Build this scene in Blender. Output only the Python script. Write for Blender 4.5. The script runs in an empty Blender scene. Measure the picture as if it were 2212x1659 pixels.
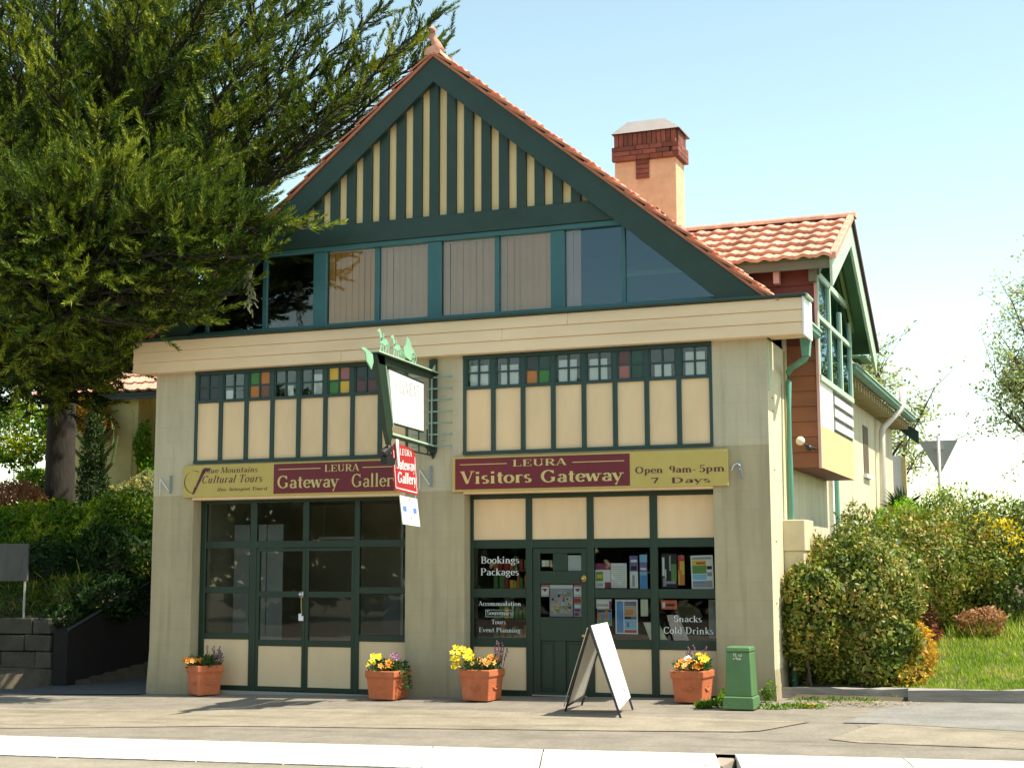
import bpy, math, random
import numpy as np
from mathutils import Vector, Matrix

R = math.radians
random.seed(7)
rng = np.random.default_rng(7)
S = bpy.context.scene
C = S.collection

# ------------------------------------------------------------------ camera
cam_d = bpy.data.cameras.new('camera')
cam = bpy.data.objects.new('camera', cam_d)
C.objects.link(cam)
S.camera = cam
yaw, pit, rol = 0.3702, 0.1262, -0.003
F = Vector((-math.sin(yaw) * math.cos(pit), math.cos(yaw) * math.cos(pit), math.sin(pit)))
Rt = Vector((math.cos(yaw), math.sin(yaw), 0))
Up = Rt.cross(F)
R2 = Rt * math.cos(rol) + Up * math.sin(rol)
U2 = Up * math.cos(rol) - Rt * math.sin(rol)
M = Matrix((R2, U2, -F)).transposed().to_4x4()
M.translation = Vector((11.5386, -16.4293, 1.6))
cam.matrix_world = M
cam_d.sensor_width = 36.0
cam_d.lens = 3133.5 / 2212 * 36.0
cam_d.clip_start = 0.1
cam_d.clip_end = 1500

# ------------------------------------------------------------------ world, sun, exposure
W = bpy.data.worlds.new('World')
S.world = W
W.use_nodes = True
nt = W.node_tree
sky = nt.nodes.new('ShaderNodeTexSky')
sky.sky_type = 'NISHITA'
sky.sun_disc = False
SUN_EL, SUN_AZ = R(60), R(88)
sky.sun_elevation = SUN_EL
sky.sun_rotation = SUN_AZ
sky.air_density = 1.0
sky.dust_density = 0.6
sky.ozone_density = 2.0
bg = nt.nodes['Background']
bg.inputs['Strength'].default_value = 0.138
# the photograph's warm white balance: a cyan rather than a deep blue sky
wb_ = nt.nodes.new('ShaderNodeVectorMath'); wb_.operation = 'MULTIPLY'
wb_.inputs[1].default_value = (1.09, 1.0, 0.72)
nt.links.new(sky.outputs[0], wb_.inputs[0])
nt.links.new(wb_.outputs[0], bg.inputs['Color'])
sun_d = bpy.data.lights.new('sun', 'SUN')
sun_d.energy = 3.5
sun_d.angle = R(0.53)
sun_d.color = (1.0, 0.93, 0.80)
sun = bpy.data.objects.new('sun', sun_d)
C.objects.link(sun)
sd = Vector((math.sin(SUN_AZ) * math.cos(SUN_EL), math.cos(SUN_AZ) * math.cos(SUN_EL), math.sin(SUN_EL)))
sun.rotation_euler = sd.to_track_quat('Z', 'Y').to_euler()
sun.location = sd * 60
S.view_settings.view_transform = 'Standard'
S.view_settings.look = 'None'
S.view_settings.gamma = 1
S.view_settings.use_curve_mapping = False
S.view_settings.exposure = 1.32
S.cycles.max_bounces = 8
S.cycles.transparent_max_bounces = 16

# ------------------------------------------------------------------ materials
MATS = {}

def principled(name):
    m = bpy.data.materials.new(name)
    m.use_nodes = True
    return m, m.node_tree, m.node_tree.nodes['Principled BSDF']

def geo_pos(t, scale=(1, 1, 1)):
    g = t.nodes.new('ShaderNodeNewGeometry')
    mp = t.nodes.new('ShaderNodeMapping')
    mp.inputs['Scale'].default_value = scale
    t.links.new(g.outputs['Position'], mp.inputs['Vector'])
    return mp.outputs[0]

def mat(name, col, rough=0.7, var=0.12, nscale=3.0, bump=0.15, bscale=40.0, stretch=(1, 1, 1), metal=0.0,
        spec=0.5, dirt=0.0, dirtcol=(0.1, 0.08, 0.05), island=0.0, bdist=0.01, coat=0.0):
    if name in MATS:
        return MATS[name]
    m, t, p = principled(name)
    N, L = t.nodes, t.links
    v = geo_pos(t, stretch)
    n = N.new('ShaderNodeTexNoise'); n.inputs['Scale'].default_value = nscale
    n.inputs['Detail'].default_value = 7; n.inputs['Roughness'].default_value = 0.62
    L.new(v, n.inputs['Vector'])
    mr = N.new('ShaderNodeMapRange')
    mr.inputs['From Min'].default_value = 0.28; mr.inputs['From Max'].default_value = 0.72
    mr.inputs['To Min'].default_value = 1 - var; mr.inputs['To Max'].default_value = 1 + var
    L.new(n.outputs['Fac'], mr.inputs['Value'])
    val = mr.outputs[0]
    if island:
        g = N.new('ShaderNodeNewGeometry')
        r = N.new('ShaderNodeMapRange')
        r.inputs['To Min'].default_value = 1 - island; r.inputs['To Max'].default_value = 1 + island
        L.new(g.outputs['Random Per Island'], r.inputs['Value'])
        mu = N.new('ShaderNodeMath'); mu.operation = 'MULTIPLY'
        L.new(val, mu.inputs[0]); L.new(r.outputs[0], mu.inputs[1])
        oi = N.new('ShaderNodeObjectInfo')
        r2 = N.new('ShaderNodeMapRange')
        r2.inputs['To Min'].default_value = 1 - island; r2.inputs['To Max'].default_value = 1 + island
        L.new(oi.outputs['Random'], r2.inputs['Value'])
        mu2 = N.new('ShaderNodeMath'); mu2.operation = 'MULTIPLY'
        L.new(mu.outputs[0], mu2.inputs[0]); L.new(r2.outputs[0], mu2.inputs[1])
        val = mu2.outputs[0]
    vm = N.new('ShaderNodeVectorMath'); vm.operation = 'SCALE'
    vm.inputs[0].default_value = col
    L.new(val, vm.inputs['Scale'])
    out = vm.outputs[0]
    if dirt:
        n2 = N.new('ShaderNodeTexNoise'); n2.inputs['Scale'].default_value = nscale * 0.6
        n2.inputs['Detail'].default_value = 9; n2.inputs['Roughness'].default_value = 0.7
        L.new(v, n2.inputs['Vector'])
        r3 = N.new('ShaderNodeMapRange')
        r3.inputs['From Min'].default_value = 0.5; r3.inputs['From Max'].default_value = 0.78
        r3.inputs['To Max'].default_value = dirt
        L.new(n2.outputs['Fac'], r3.inputs['Value'])
        mx = N.new('ShaderNodeMix'); mx.data_type = 'RGBA'
        L.new(r3.outputs[0], mx.inputs['Factor']); L.new(out, mx.inputs[6])
        mx.inputs[7].default_value = (*dirtcol, 1)
        out = mx.outputs[2]
    L.new(out, p.inputs['Base Color'])
    p.inputs['Roughness'].default_value = rough
    p.inputs['Metallic'].default_value = metal
    p.inputs['Specular IOR Level'].default_value = spec
    if coat:
        p.inputs['Coat Weight'].default_value = coat; p.inputs['Coat Roughness'].default_value = 0.2
    if bump:
        nb = N.new('ShaderNodeTexNoise'); nb.inputs['Scale'].default_value = bscale
        nb.inputs['Detail'].default_value = 5
        L.new(v, nb.inputs['Vector'])
        b = N.new('ShaderNodeBump'); b.inputs['Strength'].default_value = bump
        b.inputs['Distance'].default_value = bdist
        L.new(nb.outputs['Fac'], b.inputs['Height']); L.new(b.outputs[0], p.inputs['Normal'])
    MATS[name] = m
    return m

def wall_mat(name, col):
    """painted concrete blocks: shallow joints, streaks"""
    m, t, p = principled(name)
    N, L = t.nodes, t.links
    g = N.new('ShaderNodeNewGeometry')
    sx = N.new('ShaderNodeSeparateXYZ'); L.new(g.outputs['Position'], sx.inputs[0])
    ad = N.new('ShaderNodeMath'); ad.operation = 'ADD'
    L.new(sx.outputs['X'], ad.inputs[0]); L.new(sx.outputs['Y'], ad.inputs[1])
    cb = N.new('ShaderNodeCombineXYZ'); L.new(ad.outputs[0], cb.inputs['X']); L.new(sx.outputs['Z'], cb.inputs['Y'])
    br = N.new('ShaderNodeTexBrick')
    br.inputs['Scale'].default_value = 1; br.inputs['Brick Width'].default_value = 0.41
    br.inputs['Row Height'].default_value = 0.205; br.inputs['Mortar Size'].default_value = 0.006
    br.inputs['Mortar Smooth'].default_value = 0.6
    br.inputs['Color1'].default_value = (*col, 1)
    br.inputs['Color2'].default_value = (*[c * 0.975 for c in col], 1)
    br.inputs['Mortar'].default_value = (*[c * 0.93 for c in col], 1)
    L.new(cb.outputs[0], br.inputs['Vector'])
    n = N.new('ShaderNodeTexNoise'); n.inputs['Scale'].default_value = 1.6; n.inputs['Detail'].default_value = 8
    n.inputs['Roughness'].default_value = 0.65
    mp = N.new('ShaderNodeMapping'); mp.inputs['Scale'].default_value = (1.6, 1.6, 0.55)
    L.new(g.outputs['Position'], mp.inputs[0]); L.new(mp.outputs[0], n.inputs['Vector'])
    mr = N.new('ShaderNodeMapRange'); mr.inputs['From Min'].default_value = 0.3; mr.inputs['From Max'].default_value = 0.7
    mr.inputs['To Min'].default_value = 0.84; mr.inputs['To Max'].default_value = 1.1
    L.new(n.outputs['Fac'], mr.inputs['Value'])
    vm = N.new('ShaderNodeVectorMath'); vm.operation = 'SCALE'
    L.new(br.outputs['Color'], vm.inputs[0]); L.new(mr.outputs[0], vm.inputs['Scale'])
    ns = N.new('ShaderNodeTexNoise'); ns.inputs['Scale'].default_value = 5; ns.inputs['Detail'].default_value = 6
    mps = N.new('ShaderNodeMapping'); mps.inputs['Scale'].default_value = (2.2, 2.2, 0.12)
    L.new(g.outputs['Position'], mps.inputs[0]); L.new(mps.outputs[0], ns.inputs['Vector'])
    rs_ = N.new('ShaderNodeMapRange'); rs_.inputs['From Min'].default_value = 0.52; rs_.inputs['From Max'].default_value = 0.75
    rs_.inputs['To Min'].default_value = 1.0; rs_.inputs['To Max'].default_value = 0.80
    L.new(ns.outputs['Fac'], rs_.inputs['Value'])
    vs_ = N.new('ShaderNodeVectorMath'); vs_.operation = 'SCALE'
    L.new(vm.outputs[0], vs_.inputs[0]); L.new(rs_.outputs[0], vs_.inputs['Scale']); vm = vs_
    # splash grime by the pavement
    mz = N.new('ShaderNodeMapRange'); mz.inputs['From Min'].default_value = 0.05; mz.inputs['From Max'].default_value = 0.5
    mz.inputs['To Min'].default_value = 0.45; mz.inputs['To Max'].default_value = 0.0
    L.new(sx.outputs['Z'], mz.inputs['Value'])
    n3 = N.new('ShaderNodeTexNoise'); n3.inputs['Scale'].default_value = 7; n3.inputs['Detail'].default_value = 8
    L.new(g.outputs['Position'], n3.inputs['Vector'])
    mm = N.new('ShaderNodeMath'); mm.operation = 'MULTIPLY'
    L.new(mz.outputs[0], mm.inputs[0]); L.new(n3.outputs['Fac'], mm.inputs[1])
    mx = N.new('ShaderNodeMix'); mx.data_type = 'RGBA'
    L.new(mm.outputs[0], mx.inputs['Factor']); L.new(vm.outputs[0], mx.inputs[6])
    mx.inputs[7].default_value = (0.16, 0.13, 0.09, 1)
    L.new(mx.outputs[2], p.inputs['Base Color'])
    p.inputs['Roughness'].default_value = 0.8
    nb = N.new('ShaderNodeTexNoise'); nb.inputs['Scale'].default_value = 60
    L.new(g.outputs['Position'], nb.inputs['Vector'])
    b1 = N.new('ShaderNodeBump'); b1.inputs['Strength'].default_value = 0.2; b1.inputs['Distance'].default_value = 0.004
    b1.invert = True
    L.new(br.outputs['Fac'], b1.inputs['Height'])
    b2 = N.new('ShaderNodeBump'); b2.inputs['Strength'].default_value = 0.25; b2.inputs['Distance'].default_value = 0.004
    L.new(nb.outputs['Fac'], b2.inputs['Height']); L.new(b1.outputs[0], b2.inputs['Normal'])
    L.new(b2.outputs[0], p.inputs['Normal'])
    MATS[name] = m
    return m

def glass_mat(name, tint=(0.75, 0.8, 0.78), gloss=(1, 1, 1), rough=0.015, ior=1.48):
    m = bpy.data.materials.new(name); m.use_nodes = True
    t = m.node_tree; N, L = t.nodes, t.links
    N.remove(N['Principled BSDF'])
    o = N['Material Output']
    tr = N.new('ShaderNodeBsdfTransparent'); tr.inputs[0].default_value = (*tint, 1)
    gl = N.new('ShaderNodeBsdfGlossy'); gl.inputs['Roughness'].default_value = rough
    gl.inputs['Color'].default_value = (*gloss, 1)
    fr = N.new('ShaderNodeFresnel'); fr.inputs['IOR'].default_value = ior
    # slightly wavy old glass
    nz = N.new('ShaderNodeTexNoise'); nz.inputs['Scale'].default_value = 1.3
    g = N.new('ShaderNodeNewGeometry'); L.new(g.outputs['Position'], nz.inputs['Vector'])
    b = N.new('ShaderNodeBump'); b.inputs['Strength'].default_value = 0.05; b.inputs['Distance'].default_value = 0.02
    L.new(nz.outputs['Fac'], b.inputs['Height']); L.new(b.outputs[0], gl.inputs['Normal'])
    mx = N.new('ShaderNodeMixShader')
    L.new(fr.outputs[0], mx.inputs[0]); L.new(tr.outputs[0], mx.inputs[1]); L.new(gl.outputs[0], mx.inputs[2])
    L.new(mx.outputs[0], o.inputs['Surface'])
    MATS[name] = m
    return m

def leaf_mat(name, c1, c2, c3=None, rough=0.55, transl=0.35, spec=0.3, clump=1.2, amp=0.25):
    m = bpy.data.materials.new(name); m.use_nodes = True
    t = m.node_tree; N, L = t.nodes, t.links
    p = N['Principled BSDF']; o = N['Material Output']
    g = N.new('ShaderNodeNewGeometry')
    cr = N.new('ShaderNodeValToRGB')
    e = cr.color_ramp.elements
    e[0].color = (*c1, 1); e[1].color = (*c2, 1)
    if c3:
        e[1].position = 0.72
        k = e.new(0.97); k.color = (*c3, 1)
    nz = N.new('ShaderNodeTexNoise'); nz.inputs['Scale'].default_value = clump; nz.inputs['Detail'].default_value = 3
    L.new(g.outputs['Position'], nz.inputs['Vector'])
    mr = N.new('ShaderNodeMapRange'); mr.inputs['From Min'].default_value = 0.3; mr.inputs['From Max'].default_value = 0.7
    mr.inputs['To Min'].default_value = -amp; mr.inputs['To Max'].default_value = amp
    L.new(nz.outputs['Fac'], mr.inputs['Value'])
    a = N.new('ShaderNodeMath'); a.operation = 'ADD'
    L.new(g.outputs['Random Per Island'], a.inputs[0]); L.new(mr.outputs[0], a.inputs[1])
    L.new(a.outputs[0], cr.inputs[0])
    L.new(cr.outputs[0], p.inputs['Base Color'])
    p.inputs['Roughness'].default_value = rough
    p.inputs['Specular IOR Level'].default_value = spec
    tl = N.new('ShaderNodeBsdfTranslucent')
    hs = N.new('ShaderNodeHueSaturation'); hs.inputs['Value'].default_value = 1.3; hs.inputs['Saturation'].default_value = 1.1
    L.new(cr.outputs[0], hs.inputs['Color']); L.new(hs.outputs[0], tl.inputs[0])
    mx = N.new('ShaderNodeMixShader'); mx.inputs[0].default_value = transl
    L.new(p.outputs[0], mx.inputs[1]); L.new(tl.outputs[0], mx.inputs[2]); L.new(mx.outputs[0], o.inputs['Surface'])
    MATS[name] = m
    return m

GREEN = mat('dark green paint', (0.011, 0.032, 0.017), rough=0.42, var=0.15, bump=0.12, bscale=25, stretch=(1, 1, .2))
TEAL = mat('teal green paint', (0.016, 0.048, 0.043), rough=0.45, var=0.12, bump=0.1, bscale=25)
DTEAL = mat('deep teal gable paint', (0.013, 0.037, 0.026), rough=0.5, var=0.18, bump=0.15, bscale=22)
LTEAL = mat('mid blue green paint', (0.030, 0.115, 0.125), rough=0.45, var=0.1)  # own paint colour of the gable window frame
CREAM = mat('cream board paint', (0.78, 0.58, 0.37), rough=0.6, var=0.09, nscale=2.0, bump=0.2, bscale=30, stretch=(.25, 1, 1), dirt=0.25, dirtcol=(0.36, 0.25, 0.12))
PANEL = mat('peach cream panel', (0.77, 0.565, 0.335), rough=0.6, var=0.09, nscale=1.6, bump=0.08, dirt=0.22, dirtcol=(0.45, 0.32, 0.18), stretch=(1.6, 1, .5))
BATTEN = mat('cream gable lining', (0.86, 0.64, 0.33), rough=0.65, var=0.1, stretch=(1, 1, .3), bump=0.1)
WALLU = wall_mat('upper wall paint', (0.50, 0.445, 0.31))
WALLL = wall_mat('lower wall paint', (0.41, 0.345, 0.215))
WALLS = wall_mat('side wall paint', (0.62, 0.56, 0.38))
TERRA = mat('terracotta roof tile', (0.56, 0.29, 0.20), rough=0.85, var=0.3, nscale=9, bump=0.3, bscale=70, island=0.18, dirt=0.4, dirtcol=(0.28, 0.20, 0.13))
TILEV = mat('verge tile', (0.45, 0.16, 0.09), rough=0.8, var=0.2, nscale=9, bump=0.3, bscale=70, island=0.14)
BRICK = mat('dark red brick', (0.19, 0.060, 0.040), rough=0.85, var=0.25, nscale=14, bump=0.4, bscale=80, island=0.3)
MORTAR = mat('mortar', (0.30, 0.22, 0.16), rough=0.95)
RENDER = mat('salmon chimney render', (0.64, 0.41, 0.25), rough=0.85, var=0.18, nscale=5, bump=0.4, bscale=30, dirt=0.3, dirtcol=(0.42, 0.30, 0.18))
ZINC = mat('galvanised cowl', (0.85, 0.85, 0.83), rough=0.5, metal=0.0, var=0.08)
REDWD = mat('oxblood weatherboard', (0.150, 0.034, 0.020), rough=0.6, var=0.15, stretch=(.3, .3, 1), bump=0.12, bscale=25)
REDWD_LIT = mat('bounce lit weatherboard', (0.25, 0.088, 0.036), rough=0.6, var=0.2, nscale=4, stretch=(.3, .3, 1), bump=0.12, bscale=25)  # lower bay boards: ground bounce painted in as a lighter orange
PINK = mat('pale corner board', (0.62, 0.36, 0.32), rough=0.6)
WHITEW = mat('white painted cladding', (0.80, 0.79, 0.74), rough=0.5, var=0.04)
YELW = mat('yellow painted cladding', (0.72, 0.56, 0.22), rough=0.6, var=0.15, nscale=12, bump=0.2)
OCHRE = mat('sign ochre', (0.49, 0.38, 0.10), rough=0.5, var=0.06)
OCHRELET = mat('sign ochre lettering', (0.60, 0.49, 0.19), rough=0.5, var=0.04, bump=0)
MAROON = mat('sign maroon', (0.150, 0.012, 0.022), rough=0.38, var=0.08, bump=0.05)
INK = mat('maroon ink', (0.10, 0.015, 0.03), rough=0.5, bump=0, var=0.05)
WHITE = mat('white enamel', (0.82, 0.82, 0.80), rough=0.35, var=0.03, bump=0.03)
PAPER = mat('paper white', (0.78, 0.78, 0.76), rough=0.8, var=0.03, bump=0)
GREYI = mat('faded grey ink', (0.42, 0.42, 0.42), rough=0.7, bump=0)
REDS = mat('sign red', (0.42, 0.028, 0.032), rough=0.45, var=0.08, bump=0)
BLUE = mat('sign blue', (0.10, 0.25, 0.80), rough=0.5, bump=0)
PATINA = mat('verdigris silhouette', (0.24, 0.46, 0.30), rough=0.55, var=0.15)
PALEGR = mat('pale green trim', (0.42, 0.56, 0.40), rough=0.5, var=0.08)
PIPEG = mat('green downpipe', (0.10, 0.27, 0.20), rough=0.4, var=0.12)
SOFFIT = mat('green soffit', (0.10, 0.22, 0.11), rough=0.6, var=0.1)
BLACK = mat('black metal', (0.015, 0.015, 0.016), rough=0.4, bump=0)
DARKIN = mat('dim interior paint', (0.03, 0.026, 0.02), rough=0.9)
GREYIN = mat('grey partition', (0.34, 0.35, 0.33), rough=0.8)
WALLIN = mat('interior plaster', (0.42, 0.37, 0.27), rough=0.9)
BRASS = mat('aged brass', (0.62, 0.40, 0.12), rough=0.3, metal=0.9, bump=0)
CHROME = mat('dull chrome', (0.65, 0.65, 0.65), rough=0.3, metal=0.9, bump=0)
POTM = mat('terracotta pot', (0.50, 0.135, 0.050), rough=0.75, var=0.18, nscale=8, bump=0.25, bscale=50, dirt=0.3, dirtcol=(0.52, 0.28, 0.18))
SOIL = mat('soil', (0.045, 0.03, 0.02), rough=1)
PILLAR = mat('pillar green plastic', (0.080, 0.175, 0.062), rough=0.55, var=0.1, nscale=5, dirt=0.2, dirtcol=(0.12, 0.22, 0.09))
BEIGE = mat('beige meter box', (0.60, 0.50, 0.32), rough=0.6)
GLASS = glass_mat('window glass', tint=(.93, .95, .94))
GLASSB = glass_mat('upper window glass', tint=(0.94, 0.95, 0.95), gloss=(.62, .84, 1.0), ior=1.62)
TIMBER = mat('weathered sleeper', (0.27, 0.245, 0.215), rough=0.9, var=0.3, nscale=8, stretch=(.25, 1, 3), bump=0.6, bscale=25, dirt=0.5, dirtcol=(0.09, 0.07, 0.06))
STONE = mat('sandstone', (0.060, 0.054, 0.036), rough=0.95, var=0.3, nscale=4, bump=0.6, bscale=14, bdist=0.03, island=0.2, dirt=0.5, dirtcol=(0.07, 0.07, 0.05))  # base colour darkened to carry the tree shade on the wall
DBRICK = mat('shade dark brick', (0.012, 0.008, 0.007), rough=0.95, var=0.3, bump=0.4)  # near black: driveway shade is put into the brick colour
ASPH = mat('driveway asphalt', (0.060, 0.062, 0.064), rough=0.92, var=0.2, nscale=5, bump=0.5, bscale=160)
KERBM = mat('kerb concrete', (0.70, 0.67, 0.58), rough=0.9, var=0.12, nscale=6, bump=0.4, bscale=90, dirt=0.3, dirtcol=(0.40, 0.34, 0.25))
BARK = mat('bark', (0.030, 0.023, 0.016), rough=0.95, var=0.35, nscale=12, stretch=(1, 1, .25), bump=0.8, bscale=18, bdist=0.03)
TWIG = mat('twig', (0.085, 0.060, 0.042), rough=0.95, var=0.3)
COTW = mat('cottage yellow render', (0.70, 0.60, 0.26), rough=0.85, var=0.15, nscale=1.5, bump=0.3, bscale=20)
EARTH = mat('earth', (0.085, 0.065, 0.040), rough=1, var=0.35, nscale=6, bump=0.6)
GALV = mat('galvanised post', (0.40, 0.39, 0.37), rough=0.5, metal=0.2)
SIGNBK = mat('bare sign back', (0.34, 0.34, 0.33), rough=0.45, metal=0.2, var=0.08, nscale=8)
GREYBD = mat('weathered grey board', (0.085, 0.085, 0.075), rough=0.85, var=0.3, nscale=5, stretch=(2, 1, .5))
VENT = mat('white pvc', (0.72, 0.66, 0.60), rough=0.4)
ORANGE = mat('orange leaf litter', (0.55, 0.20, 0.03), rough=0.8)

def paving(name, c, streak=0.55, sc=(0.42, 0.42, 0.33), grain=120):
    m, t, p = principled(name); N, L = t.nodes, t.links
    v = geo_pos(t)
    rot = N.new('ShaderNodeMapping'); rot.inputs['Rotation'].default_value = (0, 0, R(-30)); rot.inputs['Scale'].default_value = (0.55, 3.2, 1)
    L.new(v, rot.inputs[0])
    n = N.new('ShaderNodeTexNoise'); n.inputs['Scale'].default_value = 1.0; n.inputs['Detail'].default_value = 6; n.inputs['Roughness'].default_value = 0.55
    L.new(rot.outputs[0], n.inputs['Vector'])
    r = N.new('ShaderNodeMapRange'); r.inputs['From Min'].default_value = 0.51; r.inputs['From Max'].default_value = 0.66; r.inputs['To Max'].default_value = streak
    L.new(n.outputs['Fac'], r.inputs['Value'])
    n2 = N.new('ShaderNodeTexNoise'); n2.inputs['Scale'].default_value = 2.5; n2.inputs['Detail'].default_value = 10; n2.inputs['Roughness'].default_value = 0.7
    L.new(v, n2.inputs['Vector'])
    r2 = N.new('ShaderNodeMapRange'); r2.inputs['From Min'].default_value = 0.3; r2.inputs['From Max'].default_value = 0.7
    r2.inputs['To Min'].default_value = 0.76; r2.inputs['To Max'].default_value = 1.16
    L.new(n2.outputs['Fac'], r2.inputs['Value'])
    n3 = N.new('ShaderNodeTexNoise'); n3.inputs['Scale'].default_value = grain; n3.inputs['Detail'].default_value = 2
    L.new(v, n3.inputs['Vector'])
    r3 = N.new('ShaderNodeMapRange'); r3.inputs['From Min'].default_value = 0.3; r3.inputs['From Max'].default_value = 0.7
    r3.inputs['To Min'].default_value = 0.8; r3.inputs['To Max'].default_value = 1.2
    L.new(n3.outputs['Fac'], r3.inputs['Value'])
    n4 = N.new('ShaderNodeTexNoise'); n4.inputs['Scale'].default_value = 26; n4.inputs['Detail'].default_value = 6; n4.inputs['Roughness'].default_value = .8
    L.new(v, n4.inputs['Vector'])
    r4 = N.new('ShaderNodeMapRange'); r4.inputs['From Min'].default_value = 0.3; r4.inputs['From Max'].default_value = 0.7
    r4.inputs['To Min'].default_value = 0.78; r4.inputs['To Max'].default_value = 1.22
    L.new(n4.outputs['Fac'], r4.inputs['Value'])
    mu0 = N.new('ShaderNodeMath'); mu0.operation = 'MULTIPLY'; L.new(r2.outputs[0], mu0.inputs[0]); L.new(r4.outputs[0], mu0.inputs[1])
    mu = N.new('ShaderNodeMath'); mu.operation = 'MULTIPLY'; L.new(mu0.outputs[0], mu.inputs[0]); L.new(r3.outputs[0], mu.inputs[1])
    vm = N.new('ShaderNodeVectorMath'); vm.operation = 'SCALE'; vm.inputs[0].default_value = c; L.new(mu.outputs[0], vm.inputs['Scale'])
    mx = N.new('ShaderNodeMix'); mx.data_type = 'RGBA'; L.new(r.outputs[0], mx.inputs['Factor']); L.new(vm.outputs[0], mx.inputs[6])
    mx.inputs[7].default_value = (*[k * q for k, q in zip(c, sc)], 1)
    L.new(mx.outputs[2], p.inputs['Base Color']); p.inputs['Roughness'].default_value = 0.92
    b = N.new('ShaderNodeBump'); b.inputs['Strength'].default_value = 0.5; b.inputs['Distance'].default_value = 0.006
    L.new(n3.outputs['Fac'], b.inputs['Height']); L.new(b.outputs[0], p.inputs['Normal'])
    MATS[name] = m
    return m

PAVE = paving('grey tan footpath', (0.215, 0.186, 0.145), 0.45)
PAVET = paving('tan footpath slab', (0.265, 0.225, 0.162), 0.5)
PAVEG = paving('blue grey asphalt patch', (0.215, 0.203, 0.178), 0.2)
ROADM = paving('pale worn asphalt road', (0.26, 0.225, 0.17), 0.2)

# ------------------------------------------------------------------ mesh helpers
WL = {}          # world location of each object made here

class MB:
    def __init__(s):
        s.v, s.f, s.m = [], [], []
    def add(s, vs, fs, mi=0):
        b = len(s.v)
        s.v += [tuple(map(float, p)) for p in vs]
        s.f += [tuple(b + i for i in f) for f in fs]
        s.m += [mi] * len(fs)
        return s
    def box(s, x0, x1, y0, y1, z0, z1, mi=0):
        vs = [(x0, y0, z0), (x1, y0, z0), (x1, y1, z0), (x0, y1, z0), (x0, y0, z1), (x1, y0, z1), (x1, y1, z1), (x0, y1, z1)]
        return s.add(vs, [(0, 3, 2, 1), (4, 5, 6, 7), (0, 1, 5, 4), (1, 2, 6, 5), (2, 3, 7, 6), (3, 0, 4, 7)], mi)
    def prism(s, pts, axis, a, b, mi=0):
        """pts: 2D polygon, extruded along axis from a to b. axis y: pts=(x,z); axis x: pts=(y,z); axis z: pts=(x,y)"""
        def P(p, t):
            return {'y': (p[0], t, p[1]), 'x': (t, p[0], p[1]), 'z': (p[0], p[1], t)}[axis]
        n = len(pts)
        vs = [P(p, a) for p in pts] + [P(p, b) for p in pts]
        fs = [tuple(range(n))[::-1], tuple(range(n, 2 * n))] + [(i, (i + 1) % n, n + (i + 1) % n, n + i) for i in range(n)]
        return s.add(vs, fs, mi)
    def tube(s, pts, r, n=8, mi=0, cap=True):
        rs = r if isinstance(r, (list, tuple)) else [r] * len(pts)
        pts = [Vector(p) for p in pts]
        rings = []
        ref = Vector((0, 0, 1))
        for i, p in enumerate(pts):
            d = (pts[min(i + 1, len(pts) - 1)] - pts[max(i - 1, 0)]).normalized()
            a = d.cross(ref)
            if a.length < 0.05:
                a = d.cross(Vector((1, 0, 0)))
            a.normalize(); b = d.cross(a)
            rings.append([p + (a * math.cos(2 * math.pi * k / n) + b * math.sin(2 * math.pi * k / n)) * rs[i] for k in range(n)])
        vs = [q for ring in rings for q in ring]
        fs = []
        for i in range(len(pts) - 1):
            for k in range(n):
                fs.append((i * n + k, i * n + (k + 1) % n, (i + 1) * n + (k + 1) % n, (i + 1) * n + k))
        if cap:
            fs.append(tuple(range(n))[::-1]); fs.append(tuple((len(pts) - 1) * n + k for k in range(n)))
        return s.add(vs, fs, mi)
    def ball(s, c, rx, ry=None, rz=None, n=10, m=7, mi=0):
        ry = ry or rx; rz = rz or rx
        vs = [(c[0], c[1], c[2] - rz)]
        for j in range(1, m):
            th = math.pi * j / m
            for k in range(n):
                a = 2 * math.pi * k / n
                vs.append((c[0] + rx * math.sin(th) * math.cos(a), c[1] + ry * math.sin(th) * math.sin(a), c[2] - rz * math.cos(th)))
        vs.append((c[0], c[1], c[2] + rz))
        fs = [(0, 1 + (k + 1) % n, 1 + k) for k in range(n)]
        for j in range(m - 2):
            for k in range(n):
                a = 1 + j * n
                fs.append((a + k, a + (k + 1) % n, a + n + (k + 1) % n, a + n + k))
        l = len(vs) - 1; a = 1 + (m - 2) * n
        fs += [(a + k, a + (k + 1) % n, l) for k in range(n)]
        return s.add(vs, fs, mi)
    def quad(s, a, b, c, d, mi=0):
        return s.add([a, b, c, d], [(0, 1, 2, 3)], mi)

def link(name, me, mats, loc, parent):
    o = bpy.data.objects.new(name, me)
    C.objects.link(o)
    WL[o] = Vector(loc)
    if parent is not None:
        o.parent = parent
        o.location = Vector(loc) - WL[parent]
    else:
        o.location = loc
    return o

def build(name, mb, mats, parent=None, bevel=0, smooth=False, origin=None):
    if not isinstance(mats, (list, tuple)):
        mats = [mats]
    V = np.array(mb.v)
    if origin is None:
        lo, hi = V.min(0), V.max(0)
        origin = Vector(((lo[0] + hi[0]) / 2, (lo[1] + hi[1]) / 2, lo[2] if parent is None else (lo[2] + hi[2]) / 2))
    V = V - np.array(origin)
    me = bpy.data.meshes.new(name)
    me.from_pydata([tuple(p) for p in V], [], mb.f)
    for m in mats:
        me.materials.append(m)
    if len(mats) > 1:
        me.polygons.foreach_set('material_index', mb.m)
    if smooth:
        me.polygons.foreach_set('use_smooth', [True] * len(me.polygons))
    me.update()
    o = link(name, me, mats, origin, parent)
    if bevel:
        b = o.modifiers.new('bevel', 'BEVEL'); b.width = bevel; b.segments = 1; b.limit_method = 'ANGLE'
    return o

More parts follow.
